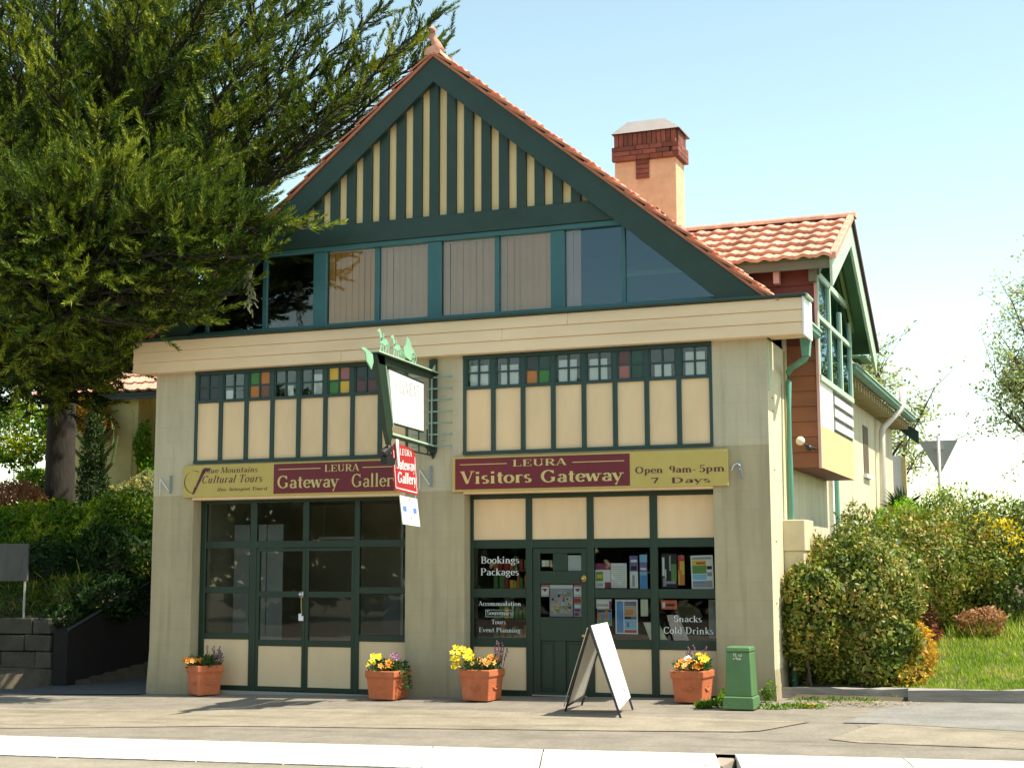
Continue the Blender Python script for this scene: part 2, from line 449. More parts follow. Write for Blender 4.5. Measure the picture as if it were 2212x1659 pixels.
def npbuild(name, V, Q, m, parent=None, smooth=False, origin=(0, 0, 0)):
    V = np.asarray(V, np.float32) - np.array(origin, np.float32)
    Q = np.asarray(Q, np.int32)
    k = Q.shape[1]
    me = bpy.data.meshes.new(name)
    me.vertices.add(len(V)); me.vertices.foreach_set('co', V.ravel())
    me.loops.add(Q.size); me.loops.foreach_set('vertex_index', Q.ravel())
    me.polygons.add(len(Q)); me.polygons.foreach_set('loop_start', np.arange(0, Q.size, k, dtype=np.int32))
    me.polygons.foreach_set('loop_total', np.full(len(Q), k, np.int32))
    if smooth:
        me.polygons.foreach_set('use_smooth', np.ones(len(Q), bool))
    me.update(calc_edges=True)
    me.materials.append(m)
    return link(name, me, m, origin, parent)

def empty(name, loc, parent=None):
    o = bpy.data.objects.new(name, None)
    o.empty_display_size = 0.2
    C.objects.link(o)
    WL[o] = Vector(loc)
    if parent is not None:
        o.parent = parent; o.location = Vector(loc) - WL[parent]
    else:
        o.location = loc
    return o

def tag(o, label=None, cat=None, group=None, kind=None):
    if label: o['label'] = label
    if cat: o['category'] = cat
    if group: o['group'] = group
    if kind: o['kind'] = kind
    return o

def piece(name, me, loc, parent, rot=None):
    o = bpy.data.objects.new(name, me)
    C.objects.link(o)
    o.parent = parent
    o.location = Vector(loc) - WL[parent]
    if rot is not None:
        o.rotation_euler = rot.to_euler() if hasattr(rot, 'to_euler') else rot
    WL[o] = Vector(loc)
    return o

def meshonly(name, mb, mats):
    if not isinstance(mats, (list, tuple)):
        mats = [mats]
    me = bpy.data.meshes.new(name)
    me.from_pydata(mb.v, [], mb.f)
    for m in mats: me.materials.append(m)
    if len(mats) > 1: me.polygons.foreach_set('material_index', mb.m)
    me.update()
    return me

# ------------------------------------------------------------------ serif lettering, drawn with a broad nib
T0, t0 = 0.165, 0.055
GL = {
 ' ': (.38, []), '-': (.42, [('l', .06, .3, .34, .3, .09)]), '.': (.28, [('l', .12, .0, .12, .11, .13)]), '(': (.35, [('a', .4, .4, .3, .6, 120, 240)]),
 ')': (.35, [('a', -.05, .4, .3, .6, -60, 60)]),
 'A': (.84, [('l', .40, 1, .12, .03, t0), ('l', .41, 1, .70, .02, T0), ('l', .22, .33, .58, .33, t0), ('s', .12, 0), ('s', .70, 0)]),
 'B': (.80, [('l', .2, 0, .2, 1), ('a', .38, .74, .24, .23, -90, 90), ('a', .40, .26, .28, .24, -90, 90), ('l', .06, .97, .4, .97, t0), ('l', .2, .5, .4, .5, t0), ('l', .06, .03, .42, .03, t0)]),
 'C': (.84, [('a', .46, .5, .33, .47, 42, 318), ('l', .74, .68, .74, .96, t0)]),
 'D': (.90, [('l', .2, 0, .2, 1), ('a', .36, .5, .40, .47, -90, 90), ('l', .06, .97, .38, .97, t0), ('l', .06, .03, .38, .03, t0)]),
 'E': (.80, [('l', .2, 0, .2, 1), ('l', .05, .97, .68, .97, t0), ('l', .05, .03, .70, .03, t0), ('l', .2, .5, .5, .5, t0), ('l', .67, .98, .67, .74, t0), ('l', .69, 0, .69, .26, t0), ('l', .5, .38, .5, .62, t0)]),
 'G': (.94, [('a', .48, .5, .35, .47, 42, 318), ('l', .75, .1, .75, .42, T0), ('s', .74, .43), ('l', .76, .70, .76, .96, t0)]),
 'I': (.40, [('l', .2, 0, .2, 1), ('s', .2, 0), ('s', .2, 1)]),
 'L': (.76, [('l', .2, 0, .2, 1), ('s', .2, 1), ('l', .05, .03, .68, .03, t0), ('l', .68, 0, .68, .27, t0)]),
 'M': (1.0, [('l', .14, 0, .14, 1, t0), ('l', .15, 1, .48, .05, T0), ('l', .48, .05, .82, 1, t0), ('l', .84, 0, .84, 1, T0), ('s', .14, 0), ('s', .84, 0), ('s', .84, 1), ('s', .12, 1)]),
 'O': (.94, [('a', .47, .5, .34, .47, 0, 360)]),
 'P': (.76, [('l', .2, 0, .2, 1), ('a', .40, .73, .27, .25, -90, 90), ('l', .06, .97, .42, .97, t0), ('l', .2, .48, .42, .48, t0), ('s', .2, 0)]),
 'R': (.84, [('l', .2, 0, .2, 1), ('a', .40, .73, .26, .25, -90, 90), ('l', .06, .97, .42, .97, t0), ('l', .2, .48, .42, .48, t0), ('l', .42, .48, .70, .02, T0), ('s', .2, 0), ('s', .72, 0)]),
 'S': (.70, [('a', .36, .74, .22, .23, 50, 262), ('a', .36, .26, .24, .24, -135, 85), ('l', .58, .72, .58, .96, t0), ('l', .12, .05, .12, .3, t0)]),
 'T': (.80, [('l', .4, 0, .4, 1), ('l', .07, .97, .73, .97, t0), ('l', .08, .98, .08, .75, t0), ('l', .72, .98, .72, .75, t0), ('s', .4, 0)]),
 'U': (.90, [('l', .2, .3, .2, 1), ('a', .45, .3, .25, .28, 180, 360), ('l', .70, .3, .70, 1, t0), ('s', .2, 1), ('s', .70, 1)]),
 'V': (.82, [('l', .12, 1, .42, .02, T0), ('l', .42, .02, .70, 1, t0), ('s', .12, 1), ('s', .70, 1)]),
 'W': (1.1, [('l', .10, 1, .33, .02, T0), ('l', .33, .02, .55, 1, t0), ('l', .55, 1, .78, .02, T0), ('l', .78, .02, 1.0, 1, t0), ('s', .1, 1), ('s', 1.0, 1)]),
 'a': (.62, [('l', .48, .02, .48, .45), ('a', .32, .44, .16, .18, 0, 160), ('a', .30, .18, .17, .16, 20, 340), ('l', .48, .03, .60, .05, t0)]),
 'c': (.54, [('a', .33, .32, .22, .30, 50, 318)]),
 'd': (.68, [('l', .50, 0, .50, 1), ('a', .32, .31, .20, .29, 55, 305), ('s', .44, 1)]),
 'e': (.58, [('a', .32, .32, .22, .30, 8, 322), ('l', .14, .34, .53, .34, t0)]),
 'g': (.60, [('a', .28, .42, .18, .20, 0, 360), ('a', .30, -.10, .22, .16, 0, 360), ('l', .24, .22, .24, .06, t0), ('l', .42, .58, .56, .62, .08)]),
 'i': (.38, [('l', .19, 0, .19, .60), ('s', .19, 0), ('l', .19, .78, .19, .94, .17)]),
 'k': (.66, [('l', .18, 0, .18, 1), ('l', .22, .26, .52, .62, t0), ('l', .30, .38, .55, 0, T0), ('s', .18, 0), ('s', .56, 0), ('s', .52, .62)]),
 'l': (.38, [('l', .19, 0, .19, 1), ('s', .19, 0)]),
 'm': (1.04, [('l', .18, 0, .18, .62), ('a', .34, .40, .17, .21, 0, 150), ('l', .51, 0, .51, .42), ('a', .67, .40, .17, .21, 0, 150), ('l', .85, 0, .85, .42), ('s', .18, 0), ('s', .51, 0), ('s', .85, 0)]),
 'n': (.72, [('l', .18, 0, .18, .62), ('a', .35, .40, .18, .21, 0, 150), ('l', .53, 0, .53, .42), ('s', .18, 0), ('s', .53, 0)]),
 'o': (.62, [('a', .31, .32, .23, .30, 0, 360)]),
 'p': (.66, [('l', .18, -.28, .18, .62), ('a', .34, .32, .21, .29, -125, 125), ('s', .18, -.28)]),
 'r': (.50, [('l', .18, 0, .18, .62), ('s', .18, 0), ('a', .36, .44, .16, .16, 50, 150)]),
 's': (.50, [('a', .26, .47, .14, .14, 45, 265), ('a', .25, .17, .16, .15, -140, 85)]),
 't': (.44, [('l', .22, .12, .22, .85), ('l', .05, .61, .42, .61, t0), ('a', .33, .13, .11, .11, 180, 300)]),
 'u': (.72, [('l', .18, .2, .18, .62), ('a', .34, .2, .16, .19, 180, 350), ('l', .51, 0, .51, .62)]),
 'v': (.60, [('l', .10, .62, .30, .02, T0), ('l', .30, .02, .50, .62, t0), ('s', .10, .62), ('s', .50, .62)]),
 'w': (.88, [('l', .09, .62, .26, .02, T0), ('l', .26, .02, .43, .62, t0), ('l', .43, .62, .60, .02, T0), ('l', .60, .02, .78, .62, t0), ('s', .09, .62), ('s', .78, .62)]),
 'y': (.60, [('l', .09, .62, .30, .04, T0), ('l', .51, .62, .22, -.24, t0), ('l', .16, -.26, .25, -.22, .12), ('s', .09, .62), ('s', .51, .62)]),
 '9': (.62, [('a', .31, .69, .21, .26, 0, 360), ('a', .26, .45, .26, .45, -70, 30)]),
 '5': (.60, [('l', .16, .95, .52, .95, .09), ('l', .16, .96, .16, .55, t0), ('a', .29, .31, .23, .30, -145, 115)]),
 '7': (.62, [('l', .07, .93, .56, .93, .13), ('l', .55, .93, .28, 0, .14), ('l', .07, .95, .07, .76, t0)]),
}

def text_mb(s, x0, x1, z0, cap, slant=0.0, weight=1.0, mb=None, mi=0, y=0.0, plane='xz', const=0.0):
    """letters between x0 and x1 on baseline z0, cap height cap.  plane 'xz' looks towards +Y at y; 'yz' looks towards -X at x=const"""
    mb = mb or MB()
    total = sum(GL.get(c, GL['o'])[0] for c in s)
    k = (x1 - x0) / (total * cap)
    cx = 0.0; n = 0
    def emit(a, b, w):
        nonlocal n
        (ax, az), (bx, bz) = a, b
        dx, dz = bx - ax, bz - az
        L_ = math.hypot(dx, dz) or 1e-6
        nx, nz = -dz / L_ * w / 2, dx / L_ * w / 2
        off = (n % 7) * 0.00035; n += 1
        q = []
        for (px, pz) in ((ax - nx, az - nz), (bx - nx, bz - nz), (bx + nx, bz + nz), (ax + nx, az + nz)):
            X = x0 + (cx + px + slant * pz) * cap * k; Z = z0 + pz * cap
            q.append((X, y - off, Z) if plane == 'xz' else (const + off, X, Z))
        mb.quad(*q, mi=mi)
    for ch in s:
        adv, els = GL.get(ch, GL['o'])
        for e in els:
            if e[0] == 'l':
                w = e[5] if len(e) > 5 else T0
                emit((e[1], e[2]), (e[3], e[4]), w * weight)
            elif e[0] == 's':
                emit((e[1] - .13, e[2] + (.025 if e[2] < .3 else -.025)), (e[1] + .13, e[2] + (.025 if e[2] < .3 else -.025)), t0 * weight)
            else:
                _, ax, az, rx, ry, a0, a1 = e
                st = max(4, int(abs(a1 - a0) / 24))
                pts = [(ax + rx * math.cos(R(a0 + (a1 - a0) * i / st)), az + ry * math.sin(R(a0 + (a1 - a0) * i / st))) for i in range(st + 1)]
                for p_, q_ in zip(pts[:-1], pts[1:]):
                    dx, dz = q_[0] - p_[0], q_[1] - p_[1]
                    c_ = abs(dz) / (math.hypot(dx, dz) or 1)
                    emit(p_, q_, (t0 + (T0 - t0) * c_ ** 1.3) * weight)
        cx += adv
    return mb

# ------------------------------------------------------------------ ground levels
def gz(x, y):
    z = 0.018 * x - 0.015 + 0.035 * max(min(y, 0.0), -3.84)
    return z

def sheet(name, poly, m, dz=0.0, parent=None, kind='structure', thick=0.0, zf=gz):
    mb = MB()
    vs = [(x, y, zf(x, y) + dz) for x, y in poly]
    mb.add(vs, [tuple(range(len(vs)))])
    if thick:
        lo = [(x, y, z - thick) for x, y, z in vs]
        n = len(vs)
        mb.add(vs + lo, [(i, (i + 1) % n, n + (i + 1) % n, n + i)[::-1] for i in range(n)])
    o = build(name, mb, m, parent)
    if kind: o['kind'] = kind
    return o

# ================================================================== SETTING
def terrain():
    xs = np.concatenate([np.linspace(-250, -14, 14), np.linspace(-12, 16, 57), np.linspace(18, 250, 14)])
    ys = np.concatenate([np.linspace(-250, -20, 14), np.linspace(-18, -5, 8), np.linspace(-4.5, 14, 56), np.linspace(16, 350, 16)])
    def h(x, y):
        base = gz(x, y) - 0.12
        if y < -3.8:
            base -= 0.10
        # bank of lawn on the right
        if x > 8.35 and y > 0.2:
            base = max(base, gz(x, 0) + 0.05 + 0.175 * (min(y, 6.5) - 0.3) + 0.03 * max(0, min(y, 20) - 6.5))
        # garden terrace on the left, held by the driveway wall
        if x < -2.1 and y > 1.1:
            t = min(1, (y - 1.1) / 4.5)
            base = max(base, 0.72 + 2.1 * t + 0.02 * max(0, min(y, 25) - 6))
        if 0 <= x <= 8.3 and y > 0: base = -0.12
        return base
    V = np.array([[x, y, h(x, y)] for y in ys for x in xs])
    nx, ny = len(xs), len(ys)
    Q = [(j * nx + i, j * nx + i + 1, (j + 1) * nx + i + 1, (j + 1) * nx + i) for j in range(ny - 1) for i in range(nx - 1)]
    return npbuild('ground', V, Q, EARTH, smooth=True)
tag(terrain(), kind='structure')

def strip(name, x0, x1, n, y0, y1, m, dz, thick=0.0):
    mb = MB()
    xs = [x0 + (x1 - x0) * i / n for i in range(n + 1)]
    for a, b in zip(xs[:-1], xs[1:]):
        p = [(a, y0), (b, y0), (b, y1), (a, y1)]
        mb.add([(x, y, gz(x, y) + dz) for x, y in p], [(0, 1, 2, 3)])
        if thick:
            mb.add([(a, y0, gz(a, y0) + dz), (b, y0, gz(b, y0) + dz), (b, y0, gz(b, y0) + dz - thick), (a, y0, gz(a, y0) + dz - thick)], [(0, 3, 2, 1)])
    return tag(build(name, mb, m), kind='structure')

strip('footpath', -60, 80, 14, -3.84, 0.32, PAVE, 0.0)
sheet('footpath_slab', [(-14, -3.55), (0.6, -3.3), (3.0, -2.80), (5.1, -2.70), (7.1, -2.60), (8.42, -2.50), (8.62, -2.42), (8.98, -1.72), (8.3, -1.62), (6.7, -1.44), (5.0, -1.24), (3.3, -1.34), (1.9, -1.58), (-14, -2.2)], PAVET, 0.004)
sheet('footpath_slab', [(9.34, -2.86), (9.62, -3.02), (11.0, -3.18), (22, -3.3), (22, -2.3), (11, -2.15), (9.66, -1.78), (9.52, -2.1)], PAVET, 0.004)
sheet('asphalt_patch', [(9.30, -1.75), (9.48, -0.9), (9.62, -0.45), (10.4, -0.12), (22, 0.05), (22, -2.28), (11, -2.13), (9.66, -1.76)], PAVEG, 0.004)
sheet('driveway', [(-2.45, 0.33), (0.0, 0.33), (0.0, 14), (-1.4, 14), (-2.0, 5)], ASPH, 0.002)
sheet('driveway_apron', [(-9, -0.35), (-2.0, -0.38), (-0.02, -0.16), (-0.02, 0.34), (-9, 0.34)], ASPH, 0.004)
road = MB()
for a in range(-60, 80, 10):
    road.add([(x, y, gz(x, -3.84) - 0.075 - 0.012 * (abs(y) - 4.7)) for x, y in ((a, -13.5), (a + 10, -13.5), (a + 10, -4.755), (a, -4.755))], [(0, 1, 2, 3)])
    road.add([(x, y, gz(x, -3.84) - 0.18 + 0.012 * (abs(y) - 13.5)) for x, y in ((a, -22), (a + 10, -22), (a + 10, -13.5), (a, -13.5))], [(0, 1, 2, 3)])
tag(build('road', road, ROADM), kind='structure')

# kerb: separate concrete lengths with open joints
kerb = empty('kerb', (4, -4.3, gz(4, -4.3)))
tag(kerb, kind='structure')
joints = [-26 + 1.5 * i for i in range(18)] + [0.72, 2.02, 3.58, 4.50, 5.86, 6.95, 8.42]
joints = sorted(j for j in joints if j < 0.0) + [0.72, 2.02, 3.58, 4.50, 5.86, 6.95, 8.53]
joints2 = [8.69] + [10.1 + 1.5 * i for i in range(12)]
def kerb_len(a, b, skew=0.28):
    mb = MB()
    g = 0.009
    prof = [(-3.845, 0.006), (-4.05, 0.004), (-4.25, -0.012), (-4.62, -0.055), (-4.70, -0.075), (-4.70, -0.16), (-3.845, -0.16)]
    vs = []
    for x, sk in ((a + g, 1), (b - g, 1)):
        for y, dz in prof:
            xx = x - skew * (y + 3.845) / 0.85 * 0.95
            vs.append((xx, y, 0.018 * xx - 0.015 - 0.035 * 3.84 + dz))
    n = len(prof)
    mb.add(vs, [(i, n + i, n + i + 1, i + 1) for i in range(n - 1)] + [tuple(range(n)), tuple(range(n, 2 * n))[::-1]])
    return build('kerb_stone', mb, KERBM, kerb)
for a, b in zip(joints[:-1], joints[1:]): kerb_len(a, b)
for a, b in zip(joints2[:-1], joints2[1:]): kerb_len(a, b, 0.28 if a > 8.7 else 0.28)
mb = MB(); rj = random.Random(5)
for i in range(300):
    a = -14 + i * .1; w0, w1 = rj.uniform(.008, .022), rj.uniform(.008, .022)
    zz = lambda x: 0.018 * x - 0.015 - 0.035 * 3.84 - .068
    mb.add([(a, -4.735 - w0, zz(a)), (a + .1, -4.735 - w1, zz(a + .1)), (a + .1, -4.735 + w1, zz(a + .1)), (a, -4.735 + w0, zz(a))], [(0, 1, 2, 3)])
build('gutter_dirt', mb, mat('gutter grit', (.06, .045, .03), rough=1), kerb)
mb = MB()
mb.box(8.56, 8.72, -4.4, -3.86, -0.10, -0.02)
o = build('kerb_outlet', mb, mat('outlet concrete', (0.30, 0.25, 0.19), rough=.9), kerb)
mb = MB(); mb.box(8.60, 8.76, -4.66, -4.40, -0.095, -0.055)
build('outlet_slot', mb, BLACK, kerb)

# cracks and patched seams in the footpath
CRK = mat('crack dirt', (.075, .062, .045), rough=1)
fc = empty('footpath_cracks', (5, -2, 0)); tag(fc, kind='structure')
def crack(pts, seed, w=.010):
    r_ = random.Random(seed); mb = MB(); q = []
    for (ax, ay), (bx, by) in zip(pts[:-1], pts[1:]):
        n = max(2, int(math.hypot(bx - ax, by - ay) / .14))
        for i in range(n): q.append((ax + (bx - ax) * i / n + r_.uniform(-.012, .012), ay + (by - ay) * i / n + r_.uniform(-.018, .018)))
    q.append(pts[-1])
    for (ax, ay), (bx, by) in zip(q[:-1], q[1:]):
        w0 = w * r_.uniform(.15, .7)
        mb.quad((ax, ay - w0, gz(ax, ay) + .007), (bx, by - w0, gz(bx, by) + .007), (bx, by + w0, gz(bx, by) + .007), (ax, ay + w0, gz(ax, ay) + .007))
    build('crack', mb, CRK, fc)
crack([(-14, -3.0), (-4, -3.05), (1.0, -3.02), (5.0, -2.98), (8.4, -2.95), (10, -3.1), (16, -3.3)], 1, .007)
crack([(-8, -2.1), (-1, -1.95), (.8, -1.9)], 2, .008)
crack([(3.0, -1.34), (5.0, -1.24), (6.7, -1.44), (8.3, -1.62), (8.95, -1.72)], 3, .010)
crack([(9.66, -1.78), (11, -2.15), (14, -2.2)], 4, .010)
crack([(9.40, -1.72), (9.52, -2.1), (9.34, -2.86), (9.62, -3.02)], 5, .012)
crack([(8.98, -1.72), (8.85, -2.1), (8.62, -2.42), (8.45, -2.52)], 6, .008)
crack([(4.9, -2.7), (5.0, -3.2), (5.1, -3.8)], 7, .006)
crack([(1.8, -.35), (2.6, -.42), (3.4, -.62)], 8, .006)

# ================================================================== THE BUILDING
B = empty('corner_shop_building', (4.15, 0, 0))
tag(B, 'two storey cream and green visitor centre with tiled gable roof and half timbered front', 'building')
CX = 4.15

def part(name, mb, m, parent=B, **k):
    return build(name, mb, m, parent, **k)

# piers and walls
def pier(x0, x1, y1, zs, splay=0.0):
    mb = MB()
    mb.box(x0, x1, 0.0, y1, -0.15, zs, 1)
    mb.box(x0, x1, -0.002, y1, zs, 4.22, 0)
    if splay:
        mb.prism([(x0, -0.15), (x0, 0.55), (x0 - splay, 0.02), (x0 - splay, -0.15)], 'y', 0.0, 0.3, 1)
    return part('wall', mb, [WALLU, WALLL])
pier(0.0, 0.63, 0.30, 2.57, 0.035)
pier(3.735, 4.53, 0.30, 2.55)
mb = MB()
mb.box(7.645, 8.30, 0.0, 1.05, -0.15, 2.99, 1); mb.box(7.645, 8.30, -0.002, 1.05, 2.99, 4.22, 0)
part('wall', mb, [WALLU, WALLL])
mb = MB(); mb.box(8.30, 8.302, 0.0, 1.03, -0.1, 4.2); part('side_wall_face', mb, WALLS)
mb = MB(); mb.prism([(8.30, -0.15), (8.30, 0.5), (8.335, -0.15)], 'y', 0.0, 1.0); part('wall_foot', mb, WALLL)
for a, b in ((0.63, 3.735), (4.53, 7.645)):
    mb = MB(); mb.box(a, b, 0.0, 0.28, 2.565, 2.985); part('lintel', mb, WALLL)
    mb = MB(); mb.box(a, b, -0.03, 0.28, 2.505, 2.562); part('lintel_lip', mb, PANEL)
mb = MB()
mb.box(0.0, 0.02, 0.30, 12.0, -0.15, 4.6); mb.box(8.28, 8.30, 1.06, 12.0, -0.15, 4.55); mb.box(0.02, 8.28, 11.95, 12.0, -0.15, 4.6)
part('rear_wall', mb, WALLS)
# interiors
mb = MB()
def room(mb, x0, x1, y0, y1, z0, z1, mi=0, fl=1):
    mb.quad((x0, y1, z0), (x1, y1, z0), (x1, y1, z1), (x0, y1, z1), mi)
    mb.quad((x0, y0, z0), (x0, y1, z0), (x0, y1, z1), (x0, y0, z1), mi)
    mb.quad((x1, y0, z0), (x1, y1, z0), (x1, y1, z1), (x1, y0, z1), mi)
    mb.quad((x0, y0, z0), (x1, y0, z0), (x1, y1, z0), (x0, y1, z0), fl)
    mb.quad((x0, y0, z1), (x1, y0, z1), (x1, y1, z1), (x0, y1, z1), mi)
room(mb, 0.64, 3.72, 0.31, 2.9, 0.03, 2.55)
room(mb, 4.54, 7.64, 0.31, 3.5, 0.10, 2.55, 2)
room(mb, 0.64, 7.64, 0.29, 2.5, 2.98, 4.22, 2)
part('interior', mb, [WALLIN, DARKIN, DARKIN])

# fascia: three boards on a boxed beam
fas = MB()
fas.box(-0.25, 8.74, -0.155, 0.0, 4.218, 4.635); fas.box(8.30, 8.74, 0.0, 0.32, 4.24, 4.635); fas.box(-0.25, 0.0, 0, 0.3, 4.24, 4.635)
fa = part('fascia', fas, CREAM)
for i in range(3):
    z0 = 4.212 + i * 0.142
    cut = [(-0.262, 2.9 + 1.3 * i), (2.9 + 1.3 * i, 8.752)] if i < 2 else [(-0.262, 5.95), (5.95, 8.752)]
    if i == 1: cut = [(-0.262, 5.1), (5.1, 8.752)]
    for a, b in cut:
        mb = MB(); mb.prism([(-0.19, z0), (-0.157, z0), (-0.157, z0 + 0.139), (-0.176, z0 + 0.139)], 'x', a + 0.001, b - 0.001)
        part('board', mb, CREAM, fa, bevel=0.004)
mb = MB(); mb.box(8.753, 8.775, -0.19, 0.33, 4.20, 4.64); part('end_board', mb, WHITE, fa)
mb = MB(); mb.box(-0.275, 8.80, -0.22, 0.16, 4.64, 4.672); part('flashing', mb, DTEAL, fa, bevel=0.004)
mb = MB(); mb.tube([(8.80, -0.19, 4.655), (8.80, 0.20, 4.655)], 0.022, 8); part('flashing_roll', mb, PALEGR, fa)

# roof slabs
SL = 0.820
def zr(x, top=8.13): return top - SL * abs(x - CX)
roof = MB()
for s in (-1, 1):
    def X(d): return CX + s * d
    for y0, y1, d in ((-0.12, 0.4, 4.26), (0.4, 12.2, 4.50)):
        roof.prism([(X(0), 8.13), (X(d), 8.13 - SL * d), (X(d), 8.06 - SL * d), (X(0), 8.04)], 'y', y0, y1)
rf = part('roof', roof, DTEAL)

def tile_mb(w=0.25, L=0.36, hump=0.028, lift=0.050, mirror=False):
    mb = MB()
    n = 8
    top_b, top_f, bot_f = [], [], []
    for i in range(n + 1):
        u = i / n
        h = hump * (0.5 - 0.5 * math.cos(2 * math.pi * min(1, u * 1.35))) + (0.008 if u > .82 else 0)
        x = (u - 0.5) * w * 1.02
        top_b.append((x, 0, h)); top_f.append((x, L, h + lift)); bot_f.append((x, L - 0.004, h + lift - 0.044))
    mb.v = top_b + top_f + bot_f
    k = n + 1
    for i in range(n):
        mb.f.append((i, i + 1, k + i + 1, k + i)); mb.f.append((k + i, k + i + 1, 2 * k + i + 1, 2 * k + i))
    # verge edges
    e = len(mb.v)
    mb.v += [(-w * .51, 0, -0.02), (-w * .51, L, lift - 0.024), (w * .51, 0, -0.02), (w * .51, L, lift - 0.024)]
    mb.f += [(0, k, e + 1, e), (n, e + 2, e + 3, k + n)]
    mb.m = [0] * len(mb.f)
    return mb

def slope_rot(down):
    V = Vector(down).normalized()
    N = Vector((-V.z * V.x, -V.z * V.y, V.x ** 2 + V.y ** 2)).normalized()
    U = V.cross(N)
    return Matrix((U, V, N)).transposed(), U, V, N

tile_me = meshonly('tile', tile_mb(), TERRA)
vtile_me = meshonly('tile', tile_mb(0.26, 0.37, 0.022, 0.04), TILEV)
for s in (-1, 1):
    rot, U, V, N = slope_rot((s, 0, -SL))
    P0 = Vector((CX, 0, 8.135)) + N * 0.004
    stuffV, stuffQ = [], []
    tb = tile_mb()
    tv = np.array(tb.v)
    for c in range(17):
        for k in range(49):
            y = -0.05 + k * 0.25
            d = 0.02 + c * 0.325
            if k > 1 and c == 16: pass
            pos = P0 + V * d + Vector((0, y, 0))
            if k < 2:
                e = Matrix.Rotation(R(random.uniform(-1.2, 1.2)), 3, 'Z')
                o = piece('tile', vtile_me if k == 0 else tile_me, pos + N * random.uniform(-0.004, 0.006), rf, (rot @ e))
            else:
                b = len(stuffV) * len(tv)
                stuffV.append((np.array(rot) @ tv.T).T + np.array(pos))
                for f in tb.f:
                    stuffQ.append([b + i for i in f])
    V_ = np.vstack(stuffV)
    o = npbuild('roof_tiles', V_, np.array(stuffQ), TERRA, rf)
    o['kind'] = 'stuff'
# ridge capping and finial
for i in range(30):
    mb = MB()
    y0, y1 = -0.17 + i * 0.405, -0.17 + i * 0.405 + 0.43
    vs = []
    for y, r in ((y0, 0.115), (y1, 0.100)):
        for k in range(7):
            a = R(-8 + 196 * k / 6)
            vs.append((CX + r * math.cos(a), y, 8.115 + r * math.sin(a) * 0.9))
    mb.add(vs, [(k, k + 1, 8 + k, 7 + k) for k in range(6)] + [tuple(range(7))])
    part('ridge_cap', mb, TERRA, rf)
mb = MB()
mb.tube([(4.19, -0.05, 8.16), (4.165, -0.06, 8.26), (4.125, -0.07, 8.33), (4.105, -0.075, 8.40), (4.105, -0.075, 8.47), (4.13, -0.075, 8.50)], [0.085, 0.060, 0.048, 0.060, 0.062, 0.03], 10)
part('finial', mb, TERRA, rf, smooth=True)

# gable front
g = MB()
for s in (-1, 1):
    def X(d): return CX + s * d
    g.prism([(X(0), 8.10), (X(4.20), 8.10 - SL * 4.20), (X(4.12), 4.674), (X(3.64), 4.674), (X(0), 7.752)], 'y', -0.14, -0.075)
gb = part('gable', g, DTEAL)
mb = MB()
for s in (-1, 1):
    def X(d): return CX + s * d
    mb.prism([(X(0), 8.128), (X(4.23), 8.128 - SL * 4.23), (X(4.23), 8.085 - SL * 4.23), (X(0), 8.085)], 'y', -0.165, -0.143)
part('verge_trim', mb, TILEV, gb)
mb = MB(); zt = 6.30
mb.prism([(CX - (7.85 - 5.98) / SL, 5.98), (CX + (7.85 - 5.98) / SL, 5.98), (CX, 7.85)], 'y', 0.004, 0.04)
part('gable_lining', mb, BATTEN, gb)
for k in range(-8, 9):
    xc = 4.13 + k * 0.2366
    top = min(7.95 - SL * abs(xc - CX), 7.9)
    if top < 6.06: continue
    mb = MB(); w = 0.061
    if k == 0:
        mb.prism([(xc - w, 6.0), (xc + w, 6.0), (xc + w, 7.86), (xc - w, 7.86)], 'y', -0.068, 0.0)
    else:
        mb.prism([(xc - w, 6.0), (xc + w, 6.0), (xc + w, 7.95 - SL * abs(xc + w - CX)), (xc - w, 7.95 - SL * abs(xc - w - CX))], 'y', -0.058, 0.0)
    part('slat', mb, DTEAL, gb, bevel=0.003)
mb = MB()
def hw(z, off=0.0): return (8.05 - z) / SL - off
mb.prism([(CX - hw(5.76), 5.76), (CX + hw(5.76), 5.76), (CX + hw(6.02), 6.02), (CX - hw(6.02), 6.02)], 'y', -0.072, 0.05)
part('collar_beam', mb, DTEAL, gb, bevel=0.004)
wb = MB()
wb.prism([(CX - hw(5.70), 5.70), (CX + hw(5.70), 5.70), (CX + hw(5.757), 5.757), (CX - hw(5.757), 5.757)], 'y', -0.045, 0.06)
wb.prism([(CX - 3.75, 4.675), (CX + 3.75, 4.675), (CX + 3.7, 4.735), (CX - 3.7, 4.735)], 'y', -0.06, 0.06)
posts = [(0.745, 0.79), (1.625, 1.69), (2.395, 2.58), (3.275, 3.335), (4.03, 4.21), (4.935, 4.99), (5.68, 5.855), (6.578, 6.625)]
for a, b in posts:
    ta = min(5.70, 8.0 - SL * max(abs(a - CX), abs(b - CX)))
    w = b - a
    wb.box(a, b, -0.02 if w > .1 else 0.0, 0.058, 4.735, ta)
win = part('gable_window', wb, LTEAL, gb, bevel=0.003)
edges = [(0.5, 0.745), (0.79, 1.625), (1.69, 2.395), (2.58, 3.275), (3.335, 4.03), (4.21, 4.935), (4.99, 5.68), (5.855, 6.578), (6.625, 7.85)]
for i, (a, b) in enumerate(edges):
    mb = MB()
    za, zb = (min(5.70, 8.0 - SL * abs(x - CX)) for x in (a, b))
    pts = [(a, 4.735), (b, 4.735)]
    if zb > 4.75: pts.append((b, zb))
    if min(za, zb) < 5.69:
        xk = CX + (1 if b > CX else -1) * (8.0 - 5.70) / SL
        if a < xk < b: pts.append((xk, 5.70))
    if za > 4.75: pts.append((a, za))
    mb.prism(pts, 'y', 0.028, 0.034)
    build('pane', mb, GLASSB if i in (7, 8) else GLASS, win)
mb = MB()
